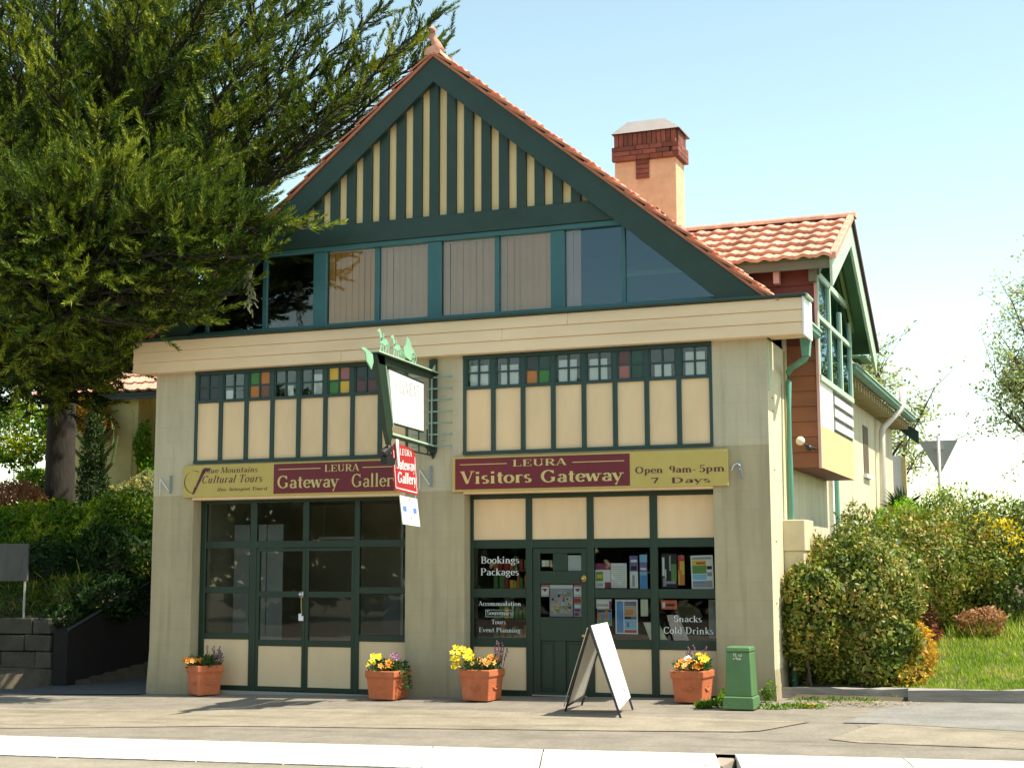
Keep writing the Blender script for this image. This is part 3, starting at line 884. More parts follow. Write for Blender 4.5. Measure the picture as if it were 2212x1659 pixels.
mb.quad((1.3, 2.6, 4.66), (6.9, 2.6, 4.66), (6.9, 2.6, 5.9), (1.3, 2.6, 5.9)); mb.quad((0.2, 0.09, 4.664), (8.1, 0.09, 4.664), (8.1, 2.6, 4.664), (0.2, 2.6, 4.664))
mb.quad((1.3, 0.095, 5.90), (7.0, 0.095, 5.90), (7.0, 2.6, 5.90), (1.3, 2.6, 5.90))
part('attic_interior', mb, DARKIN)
BL1 = mat('tan vertical blind', (0.66, 0.32, 0.06), rough=.8, var=.06, bump=0)
BL2 = mat('mauve vertical blind', (0.64, 0.39, 0.25), rough=.8, var=.06, bump=0)
def blind(x0, x1, m, label, z0=4.74, z1=5.69):
    t = empty('vertical_blind', ((x0 + x1) / 2, 0.12, z0))
    tag(t, label, 'blind', 'vertical blinds behind the gable windows')
    n = max(1, round((x1 - x0) / 0.089))
    w = (x1 - x0) / n
    mb = MB(); mb.add([(-w * .53, 0.007, 0), (w * .53, -0.007, 0), (w * .53, -0.007, z1 - z0), (-w * .53, 0.007, z1 - z0)], [(0, 1, 2, 3)])
    me = meshonly('slat', mb, m)
    for i in range(n):
        piece('slat', me, (x0 + (i + .5) * w + random.uniform(-.004, .004), 0.062 + random.uniform(-.003, .003), z0 + random.uniform(0, .012)), t, Matrix.Rotation(R(random.uniform(-6, 6)), 3, 'Z') @ Matrix.Rotation(R(random.uniform(-.25, .25)), 3, 'Y'))
    mb = MB(); mb.box(x0, x1, 0.05, 0.08, z1 - 0.01, z1 + 0.012); build('head_rail', mb, PAPER, t)
blind(2.585, 3.27, BL1, 'tan vertical blind, the most orange of the blinds, left of the gable centre')
blind(3.34, 4.02, BL2, 'mauve blind immediately left of the central gable window post')
blind(4.22, 4.93, BL2, 'mauve blind immediately right of the central gable window post')
blind(5.0, 5.67, BL2, 'mauve blind left of the two blue reflecting gable panes')
blind(5.86, 6.04, BL2, 'narrow drawn back blind at the left edge of the blue reflecting pane')

# chimney
ch = MB()
ch.box(4.52, 5.58, 6.5, 7.05, 6.4, 8.39)
chp = part('chimney', ch, RENDER)
ch2 = MB(); ch2.box(4.53, 5.57, 6.51, 7.04, 8.39, 8.86); part('brick_core', ch2, MORTAR, chp)
bme = MB(); bme.box(-0.036, 0.036, -0.055, 0.055, -0.105, 0.105); bsold = meshonly('brick', bme, BRICK)
bme = MB(); bme.box(-0.109, 0.109, -0.05, 0.05, -0.036, 0.036); bstr = meshonly('brick', bme, BRICK)
for i in range(13):
    piece('brick', bsold, (4.565 + i * 0.0825, 6.50, 8.755), chp, Matrix.Rotation(R(random.uniform(-1, 1)), 3, 'Y'))
for i in range(6):
    for zz in (8.755,):
        piece('brick', bsold, (5.575, 6.56 + i * 0.082, zz), chp, Matrix.Rotation(R(90), 3, 'Z'))
for r_ in range(3):
    zc = 8.605 - r_ * 0.082
    for i in range(6):
        x = 4.575 + i * 0.2285 - (0.11 if r_ % 2 else 0)
        if x > 5.6: continue
        piece('brick', bstr, (max(x, 4.60), 6.475, zc), chp)
    for i in range(3):
        piece('brick', bstr, (5.60, 6.53 + i * 0.229, zc), chp, Matrix.Rotation(R(90), 3, 'Z'))
bme = MB(); bme.box(-0.112, 0.112, -0.03, 0.03, -0.036, 0.036); bs2 = meshonly('brick', bme, BRICK)
for r_ in range(4):
    piece('brick', bs2, (5.01, 6.492, 8.36 - r_ * 0.082), chp)
mb = MB()
mb.prism([(4.49, 8.87), (5.68, 8.87), (5.43, 9.05), (4.78, 9.05)], 'y', 6.40, 7.15)
mb.box(4.55, 5.58, 6.5, 7.05, 8.85, 8.90)
part('cowl', mb, ZINC, chp)
mb = MB(); mb.box(4.50, 5.665, 6.405, 7.14, 8.862, 8.874); part('cowl_rim', mb, BLACK, chp)

# ------------------------------------------------------------------ upper windows with coloured top lights
COL = {k: mat('stained ' + k, c, rough=0.25, var=0.1, bump=0, spec=0.6) for k, c in dict(
    orange=(0.42, 0.14, 0.01), green=(0.03, 0.16, 0.012), brown=(0.16, 0.05, 0.025), yellow=(0.60, 0.38, 0.02), pink=(0.30, 0.10, 0.09), dark=(0.02, 0.03, 0.03), dgreen=(0.01, 0.05, 0.03), dred=(0.09, 0.03, 0.03)).items()}
def upper_window(x0, pitch, n, stained, blinds):
    x1 = x0 + pitch * n
    f = MB()
    ya, yb = -0.012, 0.06
    f.box(x0 - 0.01, x1 + 0.01, ya - 0.01, yb, 4.165, 4.217)
    f.box(x0 - 0.01, x1 + 0.01, ya - 0.01, yb, 2.987, 3.026)
    f.box(x0 - 0.01, x1 + 0.01, ya, yb, 3.792, 3.832)
    for i in range(n + 1):
        x = x0 + i * pitch; w = 0.028
        f.box(x - w if i else x - 0.01, x + w if i < n else x + 0.01, ya + 0.002, yb, 3.026, 4.165)
    w = part('upper_window', f, TEAL, bevel=0.003)
    for i in range(n):
        a, b = x0 + i * pitch + 0.028, x0 + (i + 1) * pitch - 0.028
        mb = MB(); mb.box(a, b, 0.018, 0.03, 3.026, 3.792); build('panel', mb, PANEL, w)
        xm, zm = (a + b) / 2, 3.998
        mb = MB()
        mb.box(xm - 0.011, xm + 0.011, 0.002, 0.03, 3.832, 4.165); mb.box(a, b, 0.004, 0.029, zm - 0.010, zm + 0.010)
        mb.box(a, a + 0.02, 0.0, 0.03, 3.832, 4.165); mb.box(b - 0.02, b, 0.0, 0.03, 3.832, 4.165)
        build('glazing_bar', mb, TEAL, w)
        for q, (pa, pb, za, zb) in enumerate(((a, xm, zm, 4.165), (xm, b, zm, 4.165), (a, xm, 3.832, zm), (xm, b, 3.832, zm))):
            mb = MB(); mb.box(pa + .001, pb - .001, 0.016, 0.020, za + .001, zb - .001)
            mm = GLASS
            if i in stained: mm = COL[stained[i][q]]
            build('pane', mb, mm, w)
        if i in blinds:  # added white cards stand in for sky reflections in the toplights
            u0, u1, zt = blinds[i]
            mb = MB(); mb.box(a + (b - a) * u0, a + (b - a) * u1, 0.028, 0.031, 3.835, zt); build('reflection_card', mb, PAPER, w)
    return w
upper_window(0.629, 0.3908, 8, {2: ('green', 'orange', 'orange', 'brown'), 5: ('yellow', 'pink', 'green', 'yellow'), 6: ('dark', 'dark', 'dred', 'dred'), 0: ('dark', 'dark', 'dark', 'dark')},
             {1: (.1, .45, 3.95), 4: (.5, .98, 4.10), 3: (.55, .8, 3.97)})
upper_window(4.523, 0.3908, 8, {2: ('dark', 'dgreen', 'orange', 'green'), 5: ('dred', 'dgreen', 'pink', 'dgreen')},
             {0: (.14, .85, 4.09), 1: (.2, .88, 4.08), 3: (.12, .80, 4.10), 4: (.12, .78, 4.09), 6: (.2, .80, 3.98), 7: (.15, .85, 4.11)})

# ------------------------------------------------------------------ shopfronts
FY0, FY1 = 0.185, 0.245
def bar(mb, x0, x1, z0, z1, d=0.0): mb.box(x0, x1, FY0 - d, FY1 + d * .5, z0, z1)
sf = MB()
for a, b in ((0.632, 0.712), (1.395, 1.49), (2.93, 3.00), (3.66, 3.733)): bar(sf, a, b, 0.0, 2.50)
bar(sf, 0.63, 3.735, 2.462, 2.504, .004)
bar(sf, 0.63, 3.735, 1.872, 1.964, -.004)
for a, b in ((0.71, 1.395), (3.0, 3.66)):
    for z0, z1 in ((1.285, 1.370), (0.690, 0.772), (0.03, 0.100)): bar(sf, a, b, z0, z1, -.006)
s1 = part('shopfront', sf, GREEN, bevel=0.004)
def pane(x0, x1, z0, z1, par, m=GLASS):
    mb = MB(); mb.box(x0, x1, 0.213, 0.218, z0, z1); return build('pane', mb, m, par)
def panel(x0, x1, z0, z1, par):
    mb = MB(); mb.box(x0, x1, 0.205, 0.225, z0, z1); return build('panel', mb, PANEL, par)
for a, b in ((0.712, 1.395), (3.0, 3.66)):
    for z0, z1 in ((1.964, 2.462), (1.370, 1.872), (0.772, 1.285)): pane(a, b, z0, z1, s1)
    panel(a, b, 0.10, 0.690, s1)
for a, b in ((1.49, 2.18), (2.265, 2.93)): pane(a, b, 1.964, 2.462, s1)
mb = MB(); bar(mb, 2.18, 2.265, 1.964, 2.462, -.002); build('mullion', mb, GREEN, s1)
for k, (a, b) in enumerate(((1.492, 2.219), (2.223, 2.928))):
    d = MB()
    for u, v in ((a, a + 0.045), (b - 0.042, b)): bar(d, u, v, 0.045, 1.868, -.008)
    for z0, z1 in ((1.825, 1.868), (1.235, 1.312), (0.612, 0.690), (0.045, 0.100)): bar(d, a + .045, b - .042, z0, z1, -.010)
    dp = part('door', d, GREEN, bevel=0.003)
    for z0, z1 in ((1.312, 1.825), (0.690, 1.235)): pane(a + .045, b - .042, z0, z1, dp)
    panel(a + .045, b - .042, 0.10, 0.612, dp)
    if k == 0:
        mb = MB(); mb.ball((2.175, 0.155, 1.275), .026); mb.box(2.15, 2.20, .178, .19, 1.23, 1.31); build('handle', mb, CHROME, dp, smooth=True)
mb = MB(); mb.box(0.63, 3.735, 0.05, 0.30, -0.05, 0.035); part('threshold', mb, mat('threshold concrete', (.30, .29, .26), rough=.9))
# grey partitions inside
gp = empty('display_partition', (1.0, 0.9, 0.05)); tag(gp, 'grey partition board standing inside behind the leftmost shopfront panes', 'partition')
for i in range(3):
    mb = MB(); mb.box(0.74 + i * .26, 0.985 + i * .26, 0.85, 0.87, 0.10, 2.2); build('board', mb, GREYIN, gp)
gp = empty('display_stand', (3.4, 0.8, 0.05)); tag(gp, 'pale upright display stand inside behind the right edge of the left shopfront', 'display stand')
mb = MB(); mb.box(3.30, 3.335, .78, .82, .05, 2.45); build('post', mb, GREYIN, gp)
mb = MB(); mb.box(3.05, 3.29, .80, .815, .15, 1.25); build('panel', mb, mat('slatted grey', (.14, .14, .14)), gp)
lf = empty('ceiling_light', (1.6, 2.2, 2.2)); tag(lf, 'pale strip light hanging inside the dim gallery behind the doors', 'light fitting')
mb = MB(); mb.box(1.25, 1.95, 2.3, 2.36, 2.02, 2.06); build('batten', mb, PAPER, lf)
mb = MB(); mb.box(1.32, 1.34, 2.32, 2.34, 2.06, 2.5); mb.box(1.86, 1.88, 2.32, 2.34, 2.06, 2.5); build('hanger', mb, CHROME, lf)
hs = empty('hanging_tag', (2.19, 0.17, 0.95)); tag(hs, 'small white tag hanging on a string from the handle of the gallery doors', 'tag')
mb = MB(); mb.tube([(2.18, .168, 1.25), (2.182, .168, 1.10), (2.19, .17, 1.02)], .005, 5); build('string', mb, OCHRE, hs)
mb = MB(); mb.box(2.145, 2.215, .165, .17, .94, 1.0); mb.box(2.145, 2.185, .166, .172, 1.0, 1.03); build('card', mb, PAPER, hs)

sf = MB()
for a, b in ((4.532, 4.572), (5.262, 5.344), (6.045, 6.130), (6.826, 6.918), (7.600, 7.644)): bar(sf, a, b, 0.05, 2.50)
bar(sf, 4.53, 7.645, 2.445, 2.503, .004)
bar(sf, 4.53, 7.645, 1.840, 1.946, -.004)
for a, b in ((4.572, 5.262), (6.130, 6.826), (6.918, 7.60)):
    for z0, z1 in ((1.245, 1.354), (0.654, 0.762), (0.05, 0.143)): bar(sf, a, b, z0, z1, -.006)
s2 = part('shopfront', sf, GREEN, bevel=0.004)
for a, b in ((4.572, 5.262), (5.344, 6.045), (6.130, 6.826), (6.918, 7.60)): panel(a, b, 1.946, 2.445, s2)
for a, b in ((4.572, 5.262), (6.130, 6.826), (6.918, 7.60)):
    panel(a, b, 0.143, 0.654, s2)
    for z0, z1 in ((1.354, 1.840), (0.762, 1.245)): pane(a, b, z0, z1, s2)
d = MB()
DX0, DX1 = 5.346, 6.043
def dbox(x0, x1, z0, z1, y=0.20): d.box(x0, x1, y, 0.24, z0, z1)
dbox(DX0, 5.440, .10, 1.838); dbox(5.965, DX1, .10, 1.838)
dbox(5.44, 5.965, 1.775, 1.838); dbox(5.44, 5.965, 1.410, 1.565); dbox(5.44, 5.965, .735, 1.015); dbox(5.44, 5.965, .10, .135)
dbox(5.608, 5.785, 1.565, 1.775); dbox(5.628, 5.762, .135, .735)
dr = part('door', d, GREEN, bevel=0.004)
pane(5.44, 5.608, 1.565, 1.775, dr); pane(5.785, 5.965, 1.565, 1.775, dr); pane(5.44, 5.965, 1.015, 1.41, dr)
for a, b in ((5.44, 5.628), (5.762, 5.965)):
    mb = MB(); mb.box(a, b, .222, .235, .135, .735); mb.box(a + .03, b - .03, .212, .224, .17, .70); build('panel', mb, GREEN, dr, bevel=.004)
mb = MB(); mb.ball((6.002, .165, 1.475), .027); mb.ball((6.002, .192, 1.475), .034, .008, .04); build('handle', mb, BRASS, dr, smooth=True)
mb = MB(); mb.ball((5.998, .165, .80), .024); build('lock', mb, BRASS, dr, smooth=True)
mb = MB(); mb.box(5.35, 6.04, .15, .20, .088, .10); build('kick_strip', mb, CHROME, dr)
mb = MB(); mb.box(4.53, 7.645, 0.05, 0.30, -0.05, 0.068); part('threshold', mb, MATS['threshold concrete'])

# ------------------------------------------------------------------ notices in the shop windows
def notice(name, label, cat, x0, x1, z0, z1, base, blocks=(), y=0.232, tilt=0, texts=(), group=None):
    mb = MB(); mats = [base]
    w, h = x1 - x0, z1 - z0
    mb.box(x0, x1, y, y + .003, z0, z1)
    for k, (u0, v0, u1, v1, m) in enumerate(blocks):
        if m not in mats: mats.append(m)
        mb.box(x0 + u0 * w, x0 + u1 * w, y - .0012 - .00025 * (k % 5), y, z0 + v0 * h, z0 + v1 * h, mats.index(m))
    for (s, u0, u1, v, c, m) in texts:
        if m not in mats: mats.append(m)
        text_mb(s, x0 + u0 * w, x0 + u1 * w, z0 + v * h, c * h, mb=mb, mi=mats.index(m), y=y - .003)
    o = build(name, mb, mats)
    if tilt: o.rotation_euler = (0, R(tilt), 0)
    return tag(o, label, cat, group)
def pm(k, c): return mat('print ' + k, c, rough=.6, bump=0, var=.05)
cO, cG, cB, cR, cY, cK, cS, cP, cT, cM = (pm('orange', (.65, .22, .05)), pm('green', (.15, .30, .08)), pm('blue', (.10, .30, .62)), pm('red', (.5, .04, .04)), pm('yellow', (.75, .52, .06)),
    pm('black', (.02, .02, .02)), pm('sky', (.25, .55, .75)), pm('purple', (.20, .16, .35)), pm('tan', (.55, .42, .28)), pm('plum', (.25, .04, .09)))
cL = pm('lilac grey', (.36, .34, .40))
notice('menu_poster', 'maroon topped leaflet with yellow flower picture, left of the blank price list', 'poster', 6.133, 6.325, 1.362, 1.655, PAPER,
       [(0, .74, 1, 1, cM), (.05, .28, .5, .66, cG), (.1, .4, .45, .55, cY), (.62, 0, 1, .24, cM), (.08, .08, .5, .2, GREYI)])
o_ = notice('price_list', 'plain white printed sheet in the upper pane right of the door', 'poster', 6.331, 6.524, 1.364, 1.655, PAPER,
       [(.1, .08 + .085 * i, .9, .10 + .085 * i, GREYI) for i in range(10)])
notice('brochure', 'narrow brochure, purple above and white below, in the pane right of the door', 'brochure', 6.562, 6.662, 1.362, 1.742, PAPER,
       [(0, .52, 1, 1, cP), (.1, .8, .9, .88, PAPER), (.15, .55, .85, .68, cK), (.3, .05, .6, .4, cL)], group='narrow brochures')
notice('brochure', 'narrow bright blue brochure at the right edge of the pane beside the door', 'brochure', 6.685, 6.776, 1.352, 1.755, cS,
       [(0, .5, 1, .78, cP), (.1, .55, .9, .62, PAPER), (.05, .02, .95, .4, cB), (.1, .8, .9, .95, cS)], group='narrow brochures')
notice('photo_poster', 'dark poster with pale branching flowers in the top right pane', 'poster', 6.95, 7.14, 1.366, 1.76, cK,
       [(.1, .05, .3, .3, cL), (.05, .35, .2, .9, PAPER), (.22, .3, .3, .55, PAPER), (.5, .5, .6, .95, GREYI), (.62, .2, .95, .7, cG), (.3, .12, .9, .2, cL), (.72, .5, .95, .6, cR)])
notice('banner_strip', 'narrow yellow and red vertical strip in the top right pane', 'poster', 7.152, 7.228, 1.40, 1.745, cY,
       [(0, .8, 1, 1, cR), (.1, .35, .6, .5, cO), (.2, 0, 1, .35, cO), (.0, .5, .25, .8, cR)])
notice('tourist_map', 'white bordered colourful tourist map poster tilted in the top right pane', 'poster', 7.312, 7.575, 1.352, 1.742, WHITE,
       [(.06, .70, .70, .86, cY), (.25, .74, .65, .80, cR), (.06, .46, .70, .70, cG), (.06, .28, .7, .44, cS), (.72, .74, .94, .88, PAPER), (.72, .58, .94, .68, cK), (.72, .38, .94, .5, cL), (.06, .06, .94, .25, cL), (.1, .18, .6, .22, cB), (.06, .88, .94, .95, cL)], tilt=-1.5)
notice('flyer', 'white flyer taped above the striped one in the lower pane beside the door', 'flyer', 6.14, 6.332, 1.122, 1.232, PAPER, [(.05, .2, .8, .5, GREYI), (.85, 0, 1, .8, cM)])
notice('striped_flyer', 'flyer of coloured squares in orange, blue and green in the lower pane', 'flyer', 6.15, 6.334, .92, 1.118, cL,
       [(.02, .35, .25, .72, cO), (.27, .35, .5, .7, cB), (.55, .4, .75, .9, cO), (.78, .35, .98, .75, cB), (.1, .12, .95, .35, cG), (.05, .8, .95, .95, cK)])
notice('mountain_poster', 'white bordered blue poster with rocky cliff picture behind the sandwich board', 'poster', 6.378, 6.654, .826, 1.230, WHITE,
       [(.06, .04, .36, .94, cB), (.4, .42, .94, .94, cP), (.42, .5, .94, .82, cT), (.45, .56, .8, .70, cO), (.42, .44, .7, .5, cK), (.4, .14, .94, .4, cS), (.5, .2, .62, .34, cP), (.4, .04, .94, .12, cR)])
notice('cream_note', 'small cream note at the right edge of the lower pane beside the poster', 'note', 6.69, 6.78, 1.036, 1.232, mat('cream paper', (.66, .64, .48), rough=.8, bump=0))
notice('red_sticker', 'orange red sticker in the bottom right pane above the snacks lettering', 'sticker', 6.94, 7.13, 1.118, 1.222, pm('scarlet', (.75, .16, .07)), [(.3, .35, .85, .6, cK), (.08, .2, .25, .8, PAPER)])
mb = MB(); mb.prism([(6.72, .965), (6.822, .965), (6.822, .76), (6.80, .76)], 'y', .228, .231); tag(build('pennant', mb, MATS['cream paper']), 'pale triangular pennant at the lower right of the pane beside the poster', 'pennant')
mb = MB(); mb.prism([(6.92, .94), (6.95, .88), (7.01, .765), (6.92, .765)], 'y', .228, .231); tag(build('pennant', mb, MATS['cream paper']), 'pale triangular pennant at the lower left corner of the snacks pane', 'pennant')
mb = MB(); mb.box(7.38, 7.595, .75, .78, .77, 1.22); tag(build('fridge_side', mb, mat('pale appliance', (.42, .46, .46), rough=.5)), 'pale grey appliance side seen inside behind the snacks lettering', 'appliance')
mb = MB(); mb.prism([(7.02, .98)] + [(7.10 + .22 * math.cos(R(a)), .98 + .20 * math.sin(R(a))) for a in range(10, 140, 15)], 'y', .70, .72); tag(build('round_tray', mb, mat('olive tray', (.16, .15, .09))), 'dim olive rounded tray inside above the word Snacks', 'tray')
# in the door
notice('door_card', 'pale blank card in the upper right light of the green door', 'card', 5.787, 5.963, 1.567, 1.752, mat('silver card', (.58, .61, .60), rough=.5, bump=0))
notice('card_row', 'row of small cards in the upper left light of the green door', 'card', 5.452, 5.60, 1.618, 1.695, cT, [(.02, 0, .3, 1, PAPER), (.34, 0, .62, 1, MATS['cream paper']), (.66, 0, .72, 1, cK), (.9, 0, 1, 1, cK)])
notice('warning_label', 'pink and white label with dark triangle, left of the poster on the door', 'label', 5.443, 5.54, 1.260, 1.405, WHITE, [(0, .8, 1, 1, pm('pink', (.6, .22, .30))), (.2, .55, .8, .66, cM), (.35, .42, .65, .55, cM), (.1, .1, .9, .16, GREYI)])
notice('warning_label', 'pink and white label with dark triangle, right of the poster on the door', 'label', 5.86, 5.957, 1.260, 1.405, WHITE, [(0, .8, 1, 1, MATS['print pink']), (.2, .55, .8, .66, cM), (.35, .42, .65, .55, cM), (.1, .1, .9, .16, GREYI)])
bl = [(.0, .88, 1, .98, PAPER)]
rr = random.Random(3)
for i in range(60):
    u, v = rr.uniform(.04, .84), rr.uniform(.08, .74)
    bl.append((u, v, u + rr.uniform(.05, .14), v + rr.uniform(.03, .10), rr.choice([cG, cG, cY, cL, cL, cK, cO, cS, cT])))
notice('garden_picture', 'garden picture poster full of green and yellow foliage on the door', 'poster', 5.552, 5.848, 1.022, 1.405, cL, bl)
notice('notice_strip', 'narrow strip of small notices right of the garden picture on the door', 'notice', 5.86, 5.957, 1.022, 1.252, cL, [(.05, .72, .9, .95, cR), (.1, .45, .9, .62, PAPER), (.1, .28, .8, .40, cM), (.1, .06, .6, .2, cM)])
# lettering on the glass
LETW = mat('white vinyl lettering', (.62, .66, .64), rough=.6, bump=0, var=.04)
def vinyl(label, lines):
    t = empty('window_lettering', ((lines[0][1] + lines[0][2]) / 2, .21, lines[-1][3])); tag(t, label, 'lettering')
    for (s, a, b, z, c) in lines:
        tot = sum(GL.get(q, GL['o'])[0] for q in s); x = a
        for wd in s.split(' '):
            wl = sum(GL.get(q, GL['o'])[0] for q in wd) / tot * (b - a)
            build('word', text_mb(wd, x, x + wl, z, c, y=.2115, weight=.9), LETW, t); x += wl + .38 / tot * (b - a)
    return t
vinyl('white lettering Bookings Packages on the upper pane left of the door', [('Bookings', 4.66, 5.17, 1.66, .085), ('Packages', 4.655, 5.165, 1.515, .085)])
vinyl('white lettering Accommodation Souvenirs Tours Event Planning left of the door', [('Accommodation', 4.63, 5.19, 1.146, .055), ('Souvenirs', 4.74, 5.07, 1.035, .055), ('Tours', 4.80, 4.99, .925, .055), ('Event Planning', 4.635, 5.18, .828, .055)])
vinyl('white lettering Snacks Cold Drinks on the bottom right pane', [('Snacks', 7.09, 7.43, .975, .075), ('Cold Drinks', 6.965, 7.565, .838, .08)])
mb = MB()
for a, b, z0, z1 in ((4.715, 5.085, 1.09, 1.10), (4.715, 5.085, 1.008, 1.018), (4.715, 4.727, 1.018, 1.09), (5.07, 5.085, 1.0, 1.14)): mb.box(a, b, .2245, .2265, z0, z1)
tag(build('picture_frame', mb, LETW), 'thin white frame behind the glass around the second line of lettering', 'frame')
# dim brown shelves of goods behind the left-hand panes
shf = empty('souvenir_shelf', (4.9, .8, .1)); tag(shf, 'shelves of brown, green and red souvenirs inside behind the Bookings pane', 'shelf')
mb = MB()
for z in (1.33, 1.56, .95, .72): mb.box(4.6, 5.24, .72, .95, z, z + .02)
build('shelf_board', mb, mat('brown shelf', (.16, .08, .035)), shf)
for zz in (1.35, 1.58, .97, .74):
    x = 4.62
    while x < 5.2:
        w = rr.uniform(.03, .07); mb = MB(); mb.box(x, x + w, .74, .82, zz, zz + rr.uniform(.08, .18)); build('goods', mb, rr.choice([cO, cG, cT, cY, cR, cG]), shf); x += w + rr.uniform(.005, .03)

# ------------------------------------------------------------------ projecting bay with its own gable, right side
XB, YA, YB, YR = 8.68, 1.25, 4.05, 2.65
dm = MB()
dm.box(8.28, XB - 0.02, YA + 0.02, YB - 0.02, 2.82, 5.35)
dm.box(7.3, XB - 0.02, YA + 0.02, YB - 0.02, 4.5, 5.35)
bay = part('bay', dm, REDWD)
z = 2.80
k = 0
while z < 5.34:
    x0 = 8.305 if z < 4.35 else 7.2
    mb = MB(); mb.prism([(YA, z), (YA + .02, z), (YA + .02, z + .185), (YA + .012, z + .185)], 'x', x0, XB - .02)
    build('board', mb, REDWD_LIT if z < 4.25 else REDWD, bay, bevel=.003)
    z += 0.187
mb = MB(); mb.box(8.30, XB - .001, YA + .02, YB, 2.795, 2.82); build('bay_floor', mb, REDWD, bay)
mb = MB(); mb.box(XB - .022, XB + .012, YA - .012, YA + .03, 2.79, 5.3); build('corner_board', mb, PINK, bay)
# cladding of the sunlit side
mb = MB(); mb.box(XB - .02, XB, YA + .03, 2.35, 3.32, 3.86); build('cladding', mb, WHITEW, bay)
mb = MB(); mb.box(XB - .02, XB - .004, 2.35, YB, 3.32, 3.86); build('shadow_panel', mb, mat('shadow band panel', (.10, .10, .09)), bay)  # dark colour stands in for the barge's shadow bands between the louvres
n_ = 5
for i in range(n_):
    a = YA + .02 + (YB - YA - .02) * i / n_; b_ = YA + .02 + (YB - YA - .02) * (i + 1) / n_
    mb = MB(); mb.box(XB - .02, XB, a + .001, b_ - .001, 2.80, 3.318); build('panel', mb, YELW, bay)
for i in range(3):
    z0 = 3.36 + i * .165
    mb = MB(); mb.box(XB - .004, XB + .016, 2.42, 3.35, z0, z0 + .10); mb.box(XB - .004, XB + .016, 3.40, YB - .02, z0, z0 + .10); build('louvre', mb, WHITEW, bay)
# windows
f = MB()
ys_ = [YA + .02, 2.20, 3.12, YB - .03]
def fr(y0, y1, z0, z1, d=0.0): f.box(XB - .03, XB + .02 + d, y0, y1, z0, z1)
fr(YA + .03, YB, 3.86, 3.93, .015)
fr(YA + .03, YB, 4.63, 4.69, .004)
for i, y in enumerate(ys_): fr(y, y + .07, 3.93, 5.2 if i < 2 else 5.0)
fr(YA + .03, YB, 5.16, 5.24)
bw = part('bay_window', f, PALEGR, bevel=.003)
for i in range(3):
    a, b_ = ys_[i] + .07, ys_[i + 1]
    for z0, z1 in ((3.93, 4.63), (4.69, 5.16)):
        mb = MB(); mb.box(XB - .012, XB - .008, a, b_, z0, z1); build('pane', mb, GLASSB, bw)
mb = MB(); mb.prism([(YA + .1, 5.24), (YB - .1, 5.24), (YR, 5.95)], 'x', XB - .012, XB - .006); build('pane', mb, GLASSB, bw)
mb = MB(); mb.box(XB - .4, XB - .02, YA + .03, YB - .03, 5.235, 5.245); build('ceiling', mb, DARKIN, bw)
# roof of the bay
NE, RI, FE = (1.0, 5.33), (YR, 6.15), (4.87, 4.72)
def roofslab(p, q, x0, x1, th, m, nm, par):
    mb = MB(); mb.prism([p, q, (q[0], q[1] - th), (p[0], p[1] - th)], 'x', x0, x1)
    return build(nm, mb, m, par)
broof = roofslab(NE, RI, 6.3, 8.90, .06, SOFFIT, 'bay_roof', B)
roofslab(RI, FE, 6.3, 8.90, .06, SOFFIT, 'roof_slab', broof)
def barge(p, q, nm, th=.36):
    mb = MB(); mb.prism([p, q, (q[0], q[1] - th), (p[0], p[1] - th)], 'x', 8.90, 8.935)
    return build(nm, mb, PALEGR, broof, bevel=.003)
barge((0.96, 5.31), (YR, 6.155), 'barge_board'); barge((YR, 6.155), (4.90, 4.71), 'barge_board')
mb = MB(); mb.prism([(YR, 5.98), (YR, 5.90), (4.2, 4.88), (4.2, 4.98)], 'x', XB, XB + .04); mb.prism([(YR, 5.98), (YR, 5.90), (1.3, 5.17), (1.3, 5.25)], 'x', XB, XB + .04)
build('wall_rafter', mb, mat('olive green trim', (.20, .27, .10), rough=.5), broof)
for i in range(9):
    a, b_ = YR + .05 + i * .235, YR + .05 + (i + 1) * .235
    def zf_(y): return RI[1] - .066 + (FE[1] - RI[1]) * (y - YR) / (FE[0] - YR)
    mb = MB(); mb.prism([(a + .004, zf_(a)), (b_ - .004, zf_(b_)), (b_ - .004, zf_(b_) - .012), (a + .004, zf_(a) - .012)], 'x', XB + .04, 8.898)
    build('soffit_board', mb, SOFFIT, broof)
mb = MB(); mb.box(XB + .001, 8.90, 4.06, 4.75, 4.50, 4.535); build('soffit_return', mb, SOFFIT, broof)
mb = MB(); mb.box(7.5, 8.90, .99, 1.03, 5.19, 5.30); build('eave_fascia', mb, mat('grey olive fascia', (.14, .14, .09), rough=.6), broof)
mb = MB(); mb.box(7.5, 8.90, 1.03, 1.24, 5.235, 5.25); build('soffit', mb, MATS['grey olive fascia'], broof)
mb = MB(); mb.box(8.19, 8.26, 1.09, 1.20, 5.06, 5.22); build('rafter_end', mb, PINK, broof)
mb = MB(); mb.box(8.62, 8.70, 1.10, 1.25, 5.06, 5.24); build('rafter_end', mb, MATS['grey olive fascia'], broof)
